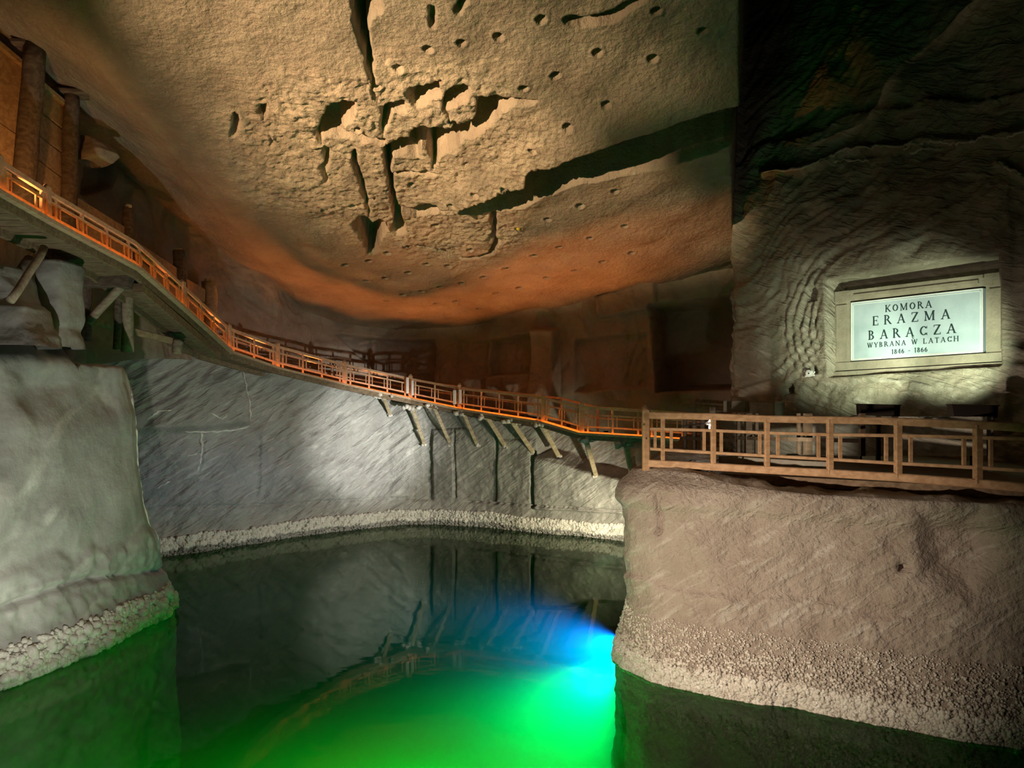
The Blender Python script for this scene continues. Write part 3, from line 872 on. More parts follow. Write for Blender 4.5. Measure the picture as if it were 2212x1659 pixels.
# white shielded lamps hung on two posts of the railing
LAMPS = [((880, 833), 31.4, 34, 6, 'white lamp box left of the first lamp post on the walkway'), ((891, 838), 31.4, 32, 5, 'white lamp box right of the first lamp post on the walkway'),
         ((982, 858), 30.9, 30, 7, 'tilted white lamp box left of the second lamp post'), ((994, 857), 30.9, 30, 6, 'pinkish white lamp box right of the second lamp post')]
for (px, py), D, hp, wp, lab in LAMPS:
    tilt = -5 if px == 981 else 0
    p0, p1 = P(px + tilt * 0.6, py - hp / 2, D - 0.12), P(px - tilt * 0.6, py + hp / 2, D - 0.12)
    lm = empty('rail_lamp', p1, lab, 'lamp', 'white lamp boxes on the walkway railing')
    w = wp / F * D
    beam('housing', p1, p0, w, 0.10, M['white'], lm, up=(0, 1, 0), chamfer=0.02)
    beam('bracket', p1 + Vector((0, 0.05, 0.1)), p1 + Vector((0, 0.16, 0.1)), 0.03, 0.03, M['black'], lm)
    tube('cable', [p1, p1 + Vector((0.03, 0, -0.08)), p1 + Vector((0.10, 0.02, -0.12))], 0.012, M['cable'], lm, n=6)

# orange uplights that wash the lower edge of the ceiling
UPL = [(3, 0.6, 14, 'on the upper left stair flight'), (4, 0.7, 40, 'on the lower stair flight'), (5, 0.6, 90, 'just below the foot of the stairs'), (6, 0.5, 130, 'on the first sloping stretch below the stairs'), (7, 0.5, 140, 'on the stretch left of the white lamp boxes'),
       (8, 0.5, 140, 'between the two pairs of white lamp boxes'), (9, 0.35, 130, 'just right of the white lamp boxes'), (9, 0.85, 170, 'near the dip of the walkway'), (10, 0.5, 190, 'on the short drop of the walkway before its level end'), (11, 0.3, 330, 'on the level walkway end near the platform')]
for i, f, e, where in UPL:
    p = NODE[i].lerp(NODE[i + 1], f) + INW[i] * 0.45 + Vector((0, 0, 0.16))
    up_l = empty('deck_uplight', p, 'small black uplight ' + where, 'lamp', 'uplights on the walkway deck')
    beam('housing', p + Vector((0, 0, -0.13)), p + Vector((0, 0, -0.02)), 0.14, 0.14, M['black'], up_l, taper=1.2)
    spot('deck_uplight_beam', p + Vector((0, 0, 0.05)), p - INW[i] * 0.45 + Vector((0, 0, 2.0)), e * 1.95, (1.0, 0.28, 0.06), 92, 0.5, 0.06)

# orange lamp that washes the plank lagging beside the upper walkway
p = NODE[1].lerp(NODE[2], 0.35) + INW[1] * 0.25 + Vector((0, 0, 0.2))
up_l = empty('deck_uplight', p, 'small black uplight aimed at the plank lagging at far left', 'lamp', 'uplights on the walkway deck')
beam('housing', p + Vector((0, 0, -0.16)), p + Vector((0, 0, -0.04)), 0.14, 0.14, M['black'], up_l, taper=1.2)
spot('deck_uplight_beam', p, P(70, 280, 16.6), 200, (1.0, 0.45, 0.13), 120, 0.8, 0.06)

# the flood lamp of the ceiling on the upper walkway, with unseen plates added to block its spill
cf = empty('ceiling_floodlight', CFL + Vector((0, 0, -0.3)), 'black floodlight with added light blocking plates on the upper left walkway', 'floodlight')
back = -CAIM.normalized()
beam('housing', CFL + back * 0.12, CFL + back * 0.34, 0.26, 0.22, M['black'], cf, chamfer=0.02)
beam('foot', CFL + back * 0.22, CFL + back * 0.22 + Vector((0, 0, -0.32)), 0.06, 0.06, M['black'], cf)


def blocker_pt(az, el, r=0.9):
    az, el = math.radians(az), math.radians(el)
    return CFL + Vector((math.cos(az) * math.cos(el), math.sin(az) * math.cos(el), math.sin(el))) * r


for V in ([blocker_pt(-10, -40, .7), blocker_pt(33.5, -40, .7), blocker_pt(33.5, 13.5, .7), blocker_pt(-10, 13.5, .7)], [blocker_pt(30, -40, .72), blocker_pt(44.0, -40, .72), blocker_pt(44.0, 10.5, .72), blocker_pt(30, 10.5, .72)], [blocker_pt(35, -60, .8), blocker_pt(61, -60, .8), blocker_pt(61, 2.6, .8), blocker_pt(35, 2.6, .8)], [blocker_pt(61, -60, .8), blocker_pt(73, -60, .8), blocker_pt(73, 1.6, .8), blocker_pt(61, 1.6, .8)], [blocker_pt(72, -60, .8), blocker_pt(115, -60, .8), blocker_pt(115, 0.2, .8), blocker_pt(72, 0.2, .8)]):
    V = V + [v + (v - CFL) * 0.02 for v in V]
    me = bpy.data.meshes.new('blocker_plate')
    me.from_pydata(rel(V, cf), [], [(0, 1, 2, 3), (7, 6, 5, 4), (0, 4, 5, 1), (1, 5, 6, 2), (2, 6, 7, 3), (3, 7, 4, 0)])
    link('blocker_plate', me, M['black'], cf)
beam('blocker_arm', blocker_pt(-10, -38), CFL + back * 0.2, 0.02, 0.02, M['black'], cf)

# ------------------------------------------------------------------ struts that prop the walkway off the lower wall
STRUT = [((828, 856), (843, 896), 'shortest leftmost'), ((891, 880), (917, 962), 'second'), ((938, 880), (973, 960), 'third'), ((1001, 892), (1031, 962), 'fourth'),
         ((1054, 903), (1091, 963), 'fifth'), ((1107, 912), (1151, 976), 'sixth'), ((1171, 916), (1206, 984), 'seventh'), ((1266, 952), (1287, 1027), 'eighth'), ((1352, 962), (1366, 1034), 'rightmost')]
xs_ = [q[0] for q in PATH]
ds_ = [q[2] for q in PATH]
for (ax, ay), (bx, by), which in STRUT:
    Da = float(np.interp(ax, xs_, ds_)) + 0.12
    s, z = wl.pix(bx, by)
    X, Y = wl.xy(s)
    Db = float(Y) - 0.05
    p0, p1 = P(ax, ay, Da), P(bx, by, Db)
    st = empty('walkway_strut', p1, which + ' slanting timber strut under the walkway, counted from the left', 'strut', 'timber struts under the walkway')
    wd = 0.15 if ax < 1020 else 0.19
    beam('timber', p1, p0, wd, wd * 0.8, M['strut'], st, up=(0, 1, 0), chamfer=0.02)
    k0 = P(ax, ay, Da) + Vector((0, 0, 0.02))
    beam('head_block', k0 + Vector((-0.28, 0, 0)), k0 + Vector((0.28, 0.1, 0)), 0.22, 0.16, M['strut'], st, chamfer=0.03)
    pts = [k0 + Vector((random.uniform(-0.4, 0.4), random.uniform(-0.2, 0.0), random.uniform(-0.08, 0.08))) for _ in range(9)]
    lumps('salt_growth', [tuple(q) for q in pts], RNG.uniform(0.06, 0.14, 9), M['crystal_b'], st)
    lumps('salt_foot', [tuple(p1 + Vector((random.uniform(-.1, .1), -0.05, random.uniform(-.08, .08)))) for _ in range(5)], RNG.uniform(0.05, 0.09, 5), M['crystal_b'], st)

# ------------------------------------------------------------------ pit props and lagging on the left
LOGS = [((78, 92), (46, 400), 16.2, 0.235, 'thick dark pit prop nearest the left edge under the ceiling'), ((156, 196), (146, 445), 17.7, 0.185, 'second dark pit prop with a wedge shadow at its head'),
        ((277, 448), (277, 560), 20.4, 0.15, 'short dark post end standing behind the stair head'), ((386, 542), (392, 640), 23.4, 0.20, 'short log post beside the steep stairs'),
        ((452, 608), (455, 700), 25.6, 0.27, 'stubby pale log post at the foot of the stairs')]
for k, ((ax, ay), (bx, by), D, r, lab) in enumerate(LOGS):
    p0, p1 = P(bx, by + (60 if k < 2 else 20), D), P(ax, ay, D)
    lg = empty('pit_prop', p0, lab, 'post', 'pit props along the left walkway')
    tube('log', log_pts(p0, p1), [r * (1.05 - 0.1 * i / 8) for i in range(9)], M['log'] if k < 4 else M['plank'], lg, n=14, wob=0.03)
    if k < 2:
        beam('head_board', p1 + Vector((-0.45, 0, -0.06)), p1 + Vector((0.50, 0.1, -0.06)), 0.5, 0.14, M['log'], lg, chamfer=0.04)
    else:
        lumps('salt_cap', [tuple(p1 + Vector((random.uniform(-.08, .08), random.uniform(-.1, .05), 0.02))) for _ in range(4)], RNG.uniform(0.05, 0.09, 4), M['crystal_b'], lg)

# plank lagging behind the walkway: corners in the photo (top edge left/right, bottom edge left/right) and distance at both ends
LAG = [((-60, 55), (56, 152), (-60, 400), (60, 470), 15.6, 16.45, 6, 'wide plank lagging left of the first pit prop'), ((60, 165), (150, 240), (60, 440), (150, 500), 16.5, 17.9, 5, 'plank lagging between the two tall pit props'),
       ((165, 425), (268, 488), (165, 500), (270, 560), 18.3, 20.3, 2, 'low plank lagging between the second pit prop and short post'), ((290, 520), (381, 575), (290, 590), (385, 655), 20.7, 23.3, 2, 'low lagging panel beside the upper stairs'),
       ((392, 596), (440, 618), (392, 660), (440, 700), 23.6, 25.3, 2, 'small lagging panel beside the lower stairs')]
for a, b, c, d, D0, D1, n, lab in LAG:
    A0, B0, C0, E0 = P(*a, D0), P(*b, D1), P(*c, D0), P(*d, D1)
    lw = empty('plank_lagging', C0, lab, 'planking', 'plank lagging along the left walkway')
    for k in range(n):
        f0, f1 = (k + 0.03) / n, (k + 0.97) / n
        q0, q1 = A0.lerp(C0, f0), B0.lerp(E0, f0)
        q2, q3 = A0.lerp(C0, f1), B0.lerp(E0, f1)
        m0, m1 = (q0 + q2) / 2, (q1 + q3) / 2
        j = random.uniform(-0.02, 0.03)
        beam('plank', m0 + Vector((j, 0, 0)), m1 + Vector((j, 0, 0)), 0.06, (q0 - q2).length, M['plank'], lw, chamfer=0.012)
    if D0 < 17:
        up0 = A0 + Vector((0.05, -0.1, 0.05)); up1 = B0 + Vector((0.05, -0.1, 0.05))
        beam('cap_beam', up0, up1, 0.14, 0.14, M['plank'], lw, chamfer=0.02)

# timber frame below the upper walkway, standing on the rock
def timber(name, a, b, Da, Db, r, lab, mat, sq=False):
    p0, p1 = P(*b, Db), P(*a, Da)
    t = empty(name, p0, lab, 'timber', 'timbers under the upper walkway')
    if sq:
        beam('beam', p0, p1, r * 2, r * 2, mat, t, chamfer=0.02)
    else:
        tube('log', log_pts(p0, p1, 7), r, mat, t, n=12, wob=0.04)
    return t


timber('diagonal_prop', (98, 535), (24, 650), 15.4, 14.4, 0.085, 'pale diagonal prop leaning left under the upper walkway', M['log_pale'])
timber('diagonal_prop', (66, 560), (8, 640), 15.8, 15.2, 0.13, 'dark thick diagonal prop behind the pale one at far left', M['log'])
timber('diagonal_prop', (262, 620), (170, 716), 18.4, 19.2, 0.11, 'pale diagonal prop under the stair head', M['log_pale'])
timber('upright_log', (255, 625), (253, 755), 19.6, 19.6, 0.10, 'dark upright log under the stair head', M['log'])
timber('upright_log', (276, 618), (274, 760), 19.9, 19.9, 0.17, 'pale upright log beside the dark one under the stair head', M['log_pale'])
timber('cross_beam', (190, 692), (385, 740), 20.4, 22.4, 0.10, 'pale sloping cross beam low under the stairs', M['plank'], True)
timber('cross_beam', (150, 600), (290, 606), 18.6, 18.4, 0.22, 'dark heavy cross beam under the walkway landing', M['log'], True)
timber('upright_log', (385, 735), (383, 765), 22.2, 22.2, 0.16, 'short stump under the middle of the stairs', M['log_pale'])
timber('stair_beam', (298, 622), (470, 768), 18.3, 24.0, 0.13, 'long sloping beam along the underside of the stairs', M['deck'], True)
timber('upright_log', (172, 600), (170, 735), 19.0, 19.0, 0.30, 'very dark thick upright log behind the diagonal props', M['log'])


def rock_lump(name, corners, D0, D1, depth, lab, mat):
    """a free-standing upright rock whose front is the given outline (bottom to top rows), with real depth"""
    n = len(corners)
    rows = []
    for (xl, xr, y), k in zip(corners, range(n)):
        D = D0 + (D1 - D0) * k / (n - 1)
        l, r = P(xl, y, D), P(xr, y, D)
        ring = []
        for m in range(28):
            th = 2 * math.pi * m / 28
            c_, s_ = math.cos(th), math.sin(th)
            c_ = math.copysign(abs(c_) ** 0.6, c_); s_ = math.copysign(abs(s_) ** 0.6, s_)
            mid = (l + r) / 2
            ring.append(mid + (r - l) / 2 * c_ + Vector((0, depth / 2, 0)) * (1 + s_))
        rows.append(ring)
    fine = []
    for a, b in zip(rows[:-1], rows[1:]):
        for k in range(8):
            fine.append([p.lerp(q, k / 8) for p, q in zip(a, b)])
    fine.append(rows[-1])
    top_c = sum(fine[-1], Vector()) / 28
    for k in (0.6, 0.25):
        fine.append([top_c + (p - top_c) * k + Vector((0, 0, 0.05)) for p in rows[-1]])
    V = np.array([[tuple(p) for p in r_] for r_ in fine]).reshape(-1, 3)
    nn = fbm(V[:, 0] * 1.3, V[:, 1] * 1.3, V[:, 2] * 1.3, oct=3)
    V[:, 0] += 0.10 * nn
    V[:, 1] += 0.10 * np.roll(nn, 3)
    Fc = []
    for r_ in range(len(fine) - 1):
        for m in range(28):
            Fc.append((r_ * 28 + m, r_ * 28 + (m + 1) % 28, (r_ + 1) * 28 + (m + 1) % 28, (r_ + 1) * 28 + m))
    me = mesh_np(name, V, np.array(Fc))
    o = link(name, me, mat, None, True)
    return tag(o, lab, 'rock')


rock_lump('rock_shoulder', [(-80, 74, 745), (-80, 68, 720), (-80, 52, 690), (-80, 44, 660), (-80, 22, 645), (-80, 12, 600), (-80, 2, 570)], 14.4, 14.9, 1.2, 'pale rounded rock shoulder at the left edge below the walkway', M['buttress'])
rock_lump('rock_pillar', [(60, 142, 748), (62, 138, 728), (66, 131, 705), (66, 130, 650), (64, 130, 600), (66, 126, 560)], 15.8, 16.0, 1.0, 'tall grey rock pillar standing behind the pale diagonal prop', M['buttress'])
rock_lump('rock_bulge', [(168, 195, 345), (170, 222, 335), (168, 231, 320), (168, 222, 306), (168, 195, 292)], 18.0, 18.2, 0.7, 'rounded orange lit rock bulge right of the second pit prop', M['upper'])

# ================================================================== PLATFORM, right
# near railing: photo column -> distance
def ND(x):
    return float(np.interp(x, [1395, 2110, 2260], [14.45, 11.9, 11.4]))


def NP(x, y, dd=0.0):
    return P(x, y, ND(x) + dd)


def yl(x, xs, ys):
    return float(np.interp(x, xs, ys))


TOPX, TOPY = [1395, 1540, 1660, 1793, 1905, 2110, 2260], [897, 900, 905, 907, 909, 918, 927]
MIDX, MIDY = [1395, 1540, 1660, 1793, 1940, 2110, 2260], [926, 930, 935, 939, 941, 945, 950]
LOWX, LOWY = [1395, 1540, 1660, 1793, 1940, 2110, 2260], [969, 978, 985, 992, 1001, 1010, 1020]
BOTX, BOTY = [1395, 1540, 1660, 1793, 1940, 2110, 2260], [1000, 1008, 1015, 1022, 1031, 1044, 1058]
pr = empty('platform_railing', NP(1395, 1012), 'brown wooden railing along the front of the platform on the ledge', 'railing')


def run(name, xs, ys, x0, x1, w, hh, ch, step=None):
    ks = sorted(set([x0, x1] + [x for x in xs if x0 < x < x1]))
    V0 = [NP(x, yl(x, xs, ys)) for x in ks]
    return beam(name, V0[0], V0[-1], w, hh, M['rail_near'], pr, chamfer=ch) if len(V0) == 2 else [beam(name, a, b, w, hh, M['rail_near'], pr, chamfer=ch) for a, b in zip(V0[:-1], V0[1:])]


run('top_rail', TOPX, TOPY, 1395, 1905, 0.11, 0.135, 0.015)
run('top_rail', TOPX, TOPY, 1905, 2260, 0.115, 0.14, 0.015)
run('middle_rail', MIDX, MIDY, 1400, 2260, 0.06, 0.06, 0.008)
run('lower_rail', LOWX, LOWY, 1400, 2260, 0.06, 0.06, 0.008)
run('bottom_rail', BOTX, BOTY, 1395, 2260, 0.12, 0.15, 0.015)
corner = beam('corner_post', NP(1396, 1016), NP(1396, 886), 0.155, 0.155, M['rail_near'], pr, chamfer=0.03)
rt, pq = [], NP(1396, 886)
tube('post_knob', [pq + Vector((0, 0, k)) for k in (0, 0.02, 0.045, 0.06)], [0.075, 0.07, 0.045, 0.012], M['rail_near'], pr, n=14)
for yk in (917, 947):
    lumps('knot', [tuple(NP(1395 - 4 + (yk > 930) * 5, yk, -0.078))], [0.022], M['deck'], pr)
for x, w in ((1432, 0.085), (1541, 0.10), (1657, 0.10), (1793, 0.11), (1940, 0.115), (2112, 0.12)):
    beam('post', NP(x, yl(x, BOTX, BOTY)), NP(x, yl(x, TOPX, TOPY)), w, w, M['rail_near'], pr, chamfer=0.012)
for x in (1415, 1450, 1521, 1558, 1641, 1680, 1768, 1815, 1914, 1967, 2082, 2140):
    beam('short_baluster', NP(x, yl(x, LOWX, LOWY)), NP(x, yl(x, MIDX, MIDY)), 0.055, 0.05, M['rail_near'], pr)

# two box floodlights on the rail that face the plaque wall
BOX = [(1902, 886, 88, 24, 'black box floodlight behind the rail, left of the pair below the plaque'), (2108, 888, 100, 26, 'black box floodlight behind the rail, right of the pair below the plaque')]
for x, y, wpx, hpx, lab in BOX:
    D = 16.2 if x < 2000 else 14.8
    c = P(x, y, D)
    bl = empty('box_floodlight', P(x, y + hpx / 2 + 6, D), lab, 'floodlight', 'box floodlights below the plaque')
    w, hh = wpx / F * D, hpx / F * D
    V = []
    for (fw, z, dy) in ((0.94, -hh / 2, 0.0), (1.0, hh / 2, 0.02), (1.0, hh / 2, 0.20), (0.94, -hh / 2, 0.22)):
        for s in (-1, 1):
            V.append(c + Vector((s * w / 2 * fw, dy, z - s * 0.015)))
    me = bpy.data.meshes.new('housing')
    me.from_pydata(rel(V, bl), [], [(0, 1, 3, 2), (2, 3, 5, 4), (4, 5, 7, 6), (6, 7, 1, 0), (0, 2, 4, 6), (1, 7, 5, 3)])
    link('housing', me, M['black'], bl)
    beam('hood', c + Vector((-w / 2 * 1.04, 0.1, hh / 2 + 0.012)), c + Vector((w / 2 * 1.04, 0.1, hh / 2 - 0.012)), 0.22, 0.018, M['black'], bl)
    beam('stand', c + Vector((0, 0.1, -hh / 2)), c + Vector((0, 0.1, 4.14 - c.z)), 0.09, 0.06, M['black'], bl)
    tube('cable', [c + Vector((-w / 2, 0.1, -hh / 2)), c + Vector((-w / 2 - 0.12, 0.1, -hh / 2 - 0.01)), c + Vector((-w / 2 - 0.26, 0.08, -hh / 2 - 0.04))], 0.012, M['cable'], bl, n=6)
    src = c + Vector((0.0, 0.36, 0.10))
    tx = (1850, 745) if x < 2000 else (2040, 715)
    s_, z_ = wr.pix(*tx)
    X_, Y_ = wr.xy(s_)
    spot('box_floodlight_beam', src, (float(X_), float(Y_), z_ - 0.2), 1150, (0.90, 1.0, 0.68), 58, 1.0, 0.10)

# platform floor
pf = Wall([(3.0, 14.7), (8.6, 11.7), (15, 8.4)], 0.2, smooth=0)
V = [(2.75, 15.0, 4.12), (8.6, 11.75, 4.08), (16, 7.8, 4.08), (20, 9, 4.08), (12.6, 17.0, 4.15), (8.0, 24.6, 4.2), (6.2, 25.4, 4.25), (4.4, 20.5, 4.2)]
n = len(V)
V2 = V + [(x, y, z - 0.18) for x, y, z in V]
me = bpy.data.meshes.new('floor_platform')
me.from_pydata(V2, [], [tuple(range(n)), tuple(range(n, 2 * n))[::-1]] + [(i, i + n, (i + 1) % n + n, (i + 1) % n) for i in range(n)])
o = link('floor_platform', me, M['deck'])
tag(o, 'dark wooden platform floor on the rock ledge', None, kind='structure')

# low stone kerb, back wall stones and the dark railing at the back of the platform
def slab(name, x0, x1, y0, y1, D0, D1, th, lab, mat, cat='stone'):
    a, b, c, d = P(x0, y0, D0), P(x1, y0, D1), P(x1, y1, D1), P(x0, y1, D0)
    nn = ((b - a).cross(d - a)).normalized()
    if nn.y > 0:
        nn = -nn
    nu_, nv_ = 24, 10
    V = []
    for k, off in ((0, 0.0), (1, th)):
        for i in range(nu_):
            for j in range(nv_):
                p = a.lerp(b, i / (nu_ - 1)).lerp(d.lerp(c, i / (nu_ - 1)), j / (nv_ - 1))
                bev = 0.03 if (k == 0 and (i in (0, nu_ - 1) or j in (0, nv_ - 1))) else 0
                q = p - nn * (off + bev - (0 if k else 0.02 * float(perlin(np.array(p.x * 3), np.array(p.z * 5), np.array(p.y * 3)))))
                V.append(tuple(q))
    f0 = grid_faces(nu_, nv_)
    f1 = grid_faces(nu_, nv_, True) + nu_ * nv_
    rim = [i * nv_ for i in range(nu_)] + [(nu_ - 1) * nv_ + j for j in range(1, nv_)] + [i * nv_ + nv_ - 1 for i in range(nu_ - 2, -1, -1)] + [j for j in range(nv_ - 2, 0, -1)]
    side = [(rim[k], rim[(k + 1) % len(rim)], rim[(k + 1) % len(rim)] + nu_ * nv_, rim[k] + nu_ * nv_) for k in range(len(rim))]
    o = link(name, mesh_np(name, np.array(V), np.concatenate([f0, f1, np.array(side)])), mat)
    return tag(o, lab, cat)


slab('stone_kerb', 1552, 1800, 985, 1020, 15.0, 14.0, 0.35, 'long grey stone kerb low behind the front railing', M['frame'])
slab('stone_block', 1562, 1608, 866, 890, 23.0, 22.6, 0.5, 'small pale stone block left on the low wall by the rock rib', M['frame'])
slab('stone_block', 1618, 1672, 868, 900, 22.0, 21.2, 0.5, 'grey stone block right of the pale one on the low wall', M['frame'])
slab('low_stone_wall', 1555, 2130, 900, 985, 20.0, 14.5, 0.4, 'low rough stone wall along the back of the platform', M['right'], 'wall')
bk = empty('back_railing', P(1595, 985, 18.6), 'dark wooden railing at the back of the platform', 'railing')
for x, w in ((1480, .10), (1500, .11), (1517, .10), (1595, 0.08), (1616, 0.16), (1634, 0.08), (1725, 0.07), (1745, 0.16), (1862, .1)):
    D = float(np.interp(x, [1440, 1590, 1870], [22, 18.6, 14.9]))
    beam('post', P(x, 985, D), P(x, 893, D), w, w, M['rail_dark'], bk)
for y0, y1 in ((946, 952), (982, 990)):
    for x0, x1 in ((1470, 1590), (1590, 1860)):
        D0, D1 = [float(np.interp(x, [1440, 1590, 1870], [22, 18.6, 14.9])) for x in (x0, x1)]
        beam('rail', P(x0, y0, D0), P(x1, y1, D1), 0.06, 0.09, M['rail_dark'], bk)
# post that carries the bright lamp, the lamp and its arm
lp = empty('lamp_post', P(1541, 975, 17.0), 'dark post end with a bright lamp arm behind the railing', 'lamp')
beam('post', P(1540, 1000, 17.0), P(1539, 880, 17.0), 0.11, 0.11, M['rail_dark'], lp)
beam('tube_lamp', P(1533, 926, 16.9), P(1534, 904, 16.9), 0.035, 0.035, M['glass'], lp, up=(0, 1, 0), chamfer=0.008)
tube('arm', [P(1533, 914, 16.9), P(1510, 916, 17.4), P(1468, 921, 18.6)], 0.018, M['cable'], lp, n=6)
tube('lamp_head', [P(1531, 913, 16.85), P(1526, 915, 16.95)], [0.05, 0.03], M['white'], lp, n=10)

# lamp added on the platform floor to brighten the low wall
pfp = P(1712, 992, 15.6)
fl_o = empty('added_fill_lamp', (pfp.x, pfp.y, 4.14), 'small black lamp added behind the kerb to brighten the low wall', 'floodlight')
beam('housing', pfp + Vector((-0.12, 0, 0.06)), pfp + Vector((0.12, 0, 0.06)), 0.10, 0.12, M['black'], fl_o, chamfer=0.015)
beam('foot', Vector((pfp.x, pfp.y, 4.14)), pfp + Vector((0, 0, 0.02)), 0.06, 0.06, M['black'], fl_o)
spot('added_fill_beam', pfp + Vector((0.0, 0.12, 0.10)), P(1640, 915, 19.0), 130, (1.0, 0.93, 0.74), 120, 0.9, 0.05)

# ------------------------------------------------------------------ plaque: carved frame, panel, border, letters
pc = {}
for k, q in dict(tl=(1828, 653), tr=(2113, 621), bl=(1832, 779), br=(2118, 760), otl=(1792, 628), otr=(2158, 588), obl=(1797, 815), obr=(2166, 790)).items():
    s_, z_ = wr.pix(*q)
    pc[k] = (s_, z_)
S0, S1 = (pc['tl'][0] + pc['bl'][0]) / 2, (pc['tr'][0] + pc['br'][0]) / 2
ZT, ZB = (pc['tl'][1] + pc['tr'][1]) / 2, (pc['bl'][1] + pc['br'][1]) / 2
OS0, OS1 = (pc['otl'][0] + pc['obl'][0]) / 2, (pc['otr'][0] + pc['obr'][0]) / 2
OZT, OZB = (pc['otl'][1] + pc['otr'][1]) / 2, (pc['obl'][1] + pc['obr'][1]) / 2
TILT_T = (pc['tr'][1] - pc['tl'][1]) / (pc['tr'][0] - pc['tl'][0])
TILT_B = (pc['br'][1] - pc['bl'][1]) / (pc['br'][0] - pc['bl'][0])
x_, y_ = wr.xy(np.array([S0, S1]))
nx_w, ny_w = [float(v) for v in wr.nrm(np.array((S0 + S1) / 2))]
DIR = Vector((float(x_[1] - x_[0]), float(y_[1] - y_[0]), 0)).normalized()
NRM = Vector((nx_w, ny_w, 0))
ORG = Vector((float(x_[0]), float(y_[0]), 0))
PWID = S1 - S0


def on_wall(u, v, out):
    """u metres along, v metres up from the panel's lower left corner, out metres off the niche back"""
    tl = TILT_B * (1 - v / (ZT - ZB)) + TILT_T * v / (ZT - ZB)
    return ORG + DIR * u + Vector((0, 0, ZB + v + tl * (u - PWID / 2))) + NRM * (out - 0.44)


def wall_box(name, u0, u1, v0, v1, o0, o1, mat, parent):
    V = [on_wall(u, v, o) for o in (o0, o1) for (u, v) in ((u0, v0), (u1, v0), (u1, v1), (u0, v1))]
    me = bpy.data.meshes.new(name)
    me.from_pydata(rel(V, parent), [], [(3, 2, 1, 0), (4, 5, 6, 7), (0, 1, 5, 4), (1, 2, 6, 5), (2, 3, 7, 6), (3, 0, 4, 7)])
    return link(name, me, mat, parent)


PH = ZT - ZB
base = on_wall(PWID / 2, 0, 0.1)
fr_o = empty('plaque_frame', base, 'carved grey stone frame set in the wall niche around the plaque', 'frame')
l_, r_, b_, t_ = OS0 - S0, OS1 - S0, OZB - ZB, OZT - ZB
wall_box('lintel', l_, r_, PH + 0.05, t_, -0.28, 0.24, M['frame'], fr_o)
wall_box('lintel_moulding', 0.12, PWID - 0.10, PH + 0.14, PH + 0.22, 0.2, 0.30, M['frame'], fr_o)
wall_box('lintel_moulding', 0.02, PWID + 0.02, t_ - 0.10, t_ - 0.02, 0.2, 0.32, M['frame'], fr_o)
wall_box('jamb', l_, -0.04, -0.02, PH + 0.05, -0.28, 0.22, M['frame'], fr_o)
wall_box('jamb', PWID + 0.05, r_, -0.02, PH + 0.05, -0.28, 0.22, M['frame'], fr_o)
wall_box('jamb_panel', l_ + 0.06, -0.14, 0.06, PH - 0.04, 0.2, 0.26, M['frame'], fr_o)
wall_box('jamb_panel', PWID + 0.14, r_ - 0.08, 0.06, PH - 0.04, 0.2, 0.26, M['frame'], fr_o)
wall_box('sill', l_, r_, b_ + 0.16, -0.03, -0.28, 0.27, M['frame'], fr_o)
wall_box('sill_moulding', l_, r_, b_ - 0.02, b_ + 0.13, -0.28, 0.34, M['frame'], fr_o)

pl = empty('inscribed_plaque', base, 'pale stone plaque with dark serif inscription lit on the wall', 'plaque')
wall_box('panel', 0, PWID, 0, PH, 0.05, 0.24, M['panel'], pl)
bw_ = 0.055
for (u0, u1, v0, v1) in ((bw_, PWID - bw_, PH - bw_ - 0.02, PH - bw_), (bw_, PWID - bw_, bw_ - 0.02, bw_), (bw_, bw_ + 0.02, bw_, PH - bw_), (PWID - bw_ - 0.02, PWID - bw_, bw_, PH - bw_)):
    wall_box('border_line', u0, u1, v0, v1, 0.235, 0.25, M['panel_edge'], pl)
for (u0, u1, v0, v1) in ((0, PWID, PH - 0.025, PH), (0, PWID, 0, 0.025), (0, 0.025, 0, PH), (PWID - 0.025, PWID, 0, PH)):
    wall_box('edge_moulding', u0, u1, v0, v1, 0.23, 0.262, M['panel_edge'], pl)

# serif capitals drawn from strokes: ('l', x0, y0, x1, y1, width) bars, ('s', x, y, w) serifs, ('a', cx, cy, rx, ry, a0, a1, thick at the sides, thick at top) arcs
TH, TN, SE = 0.15, 0.07, 0.07
def vbar(x, y0=0.0, y1=1.0, w=TH):
    return ('l', x, y0, x, y1, w)


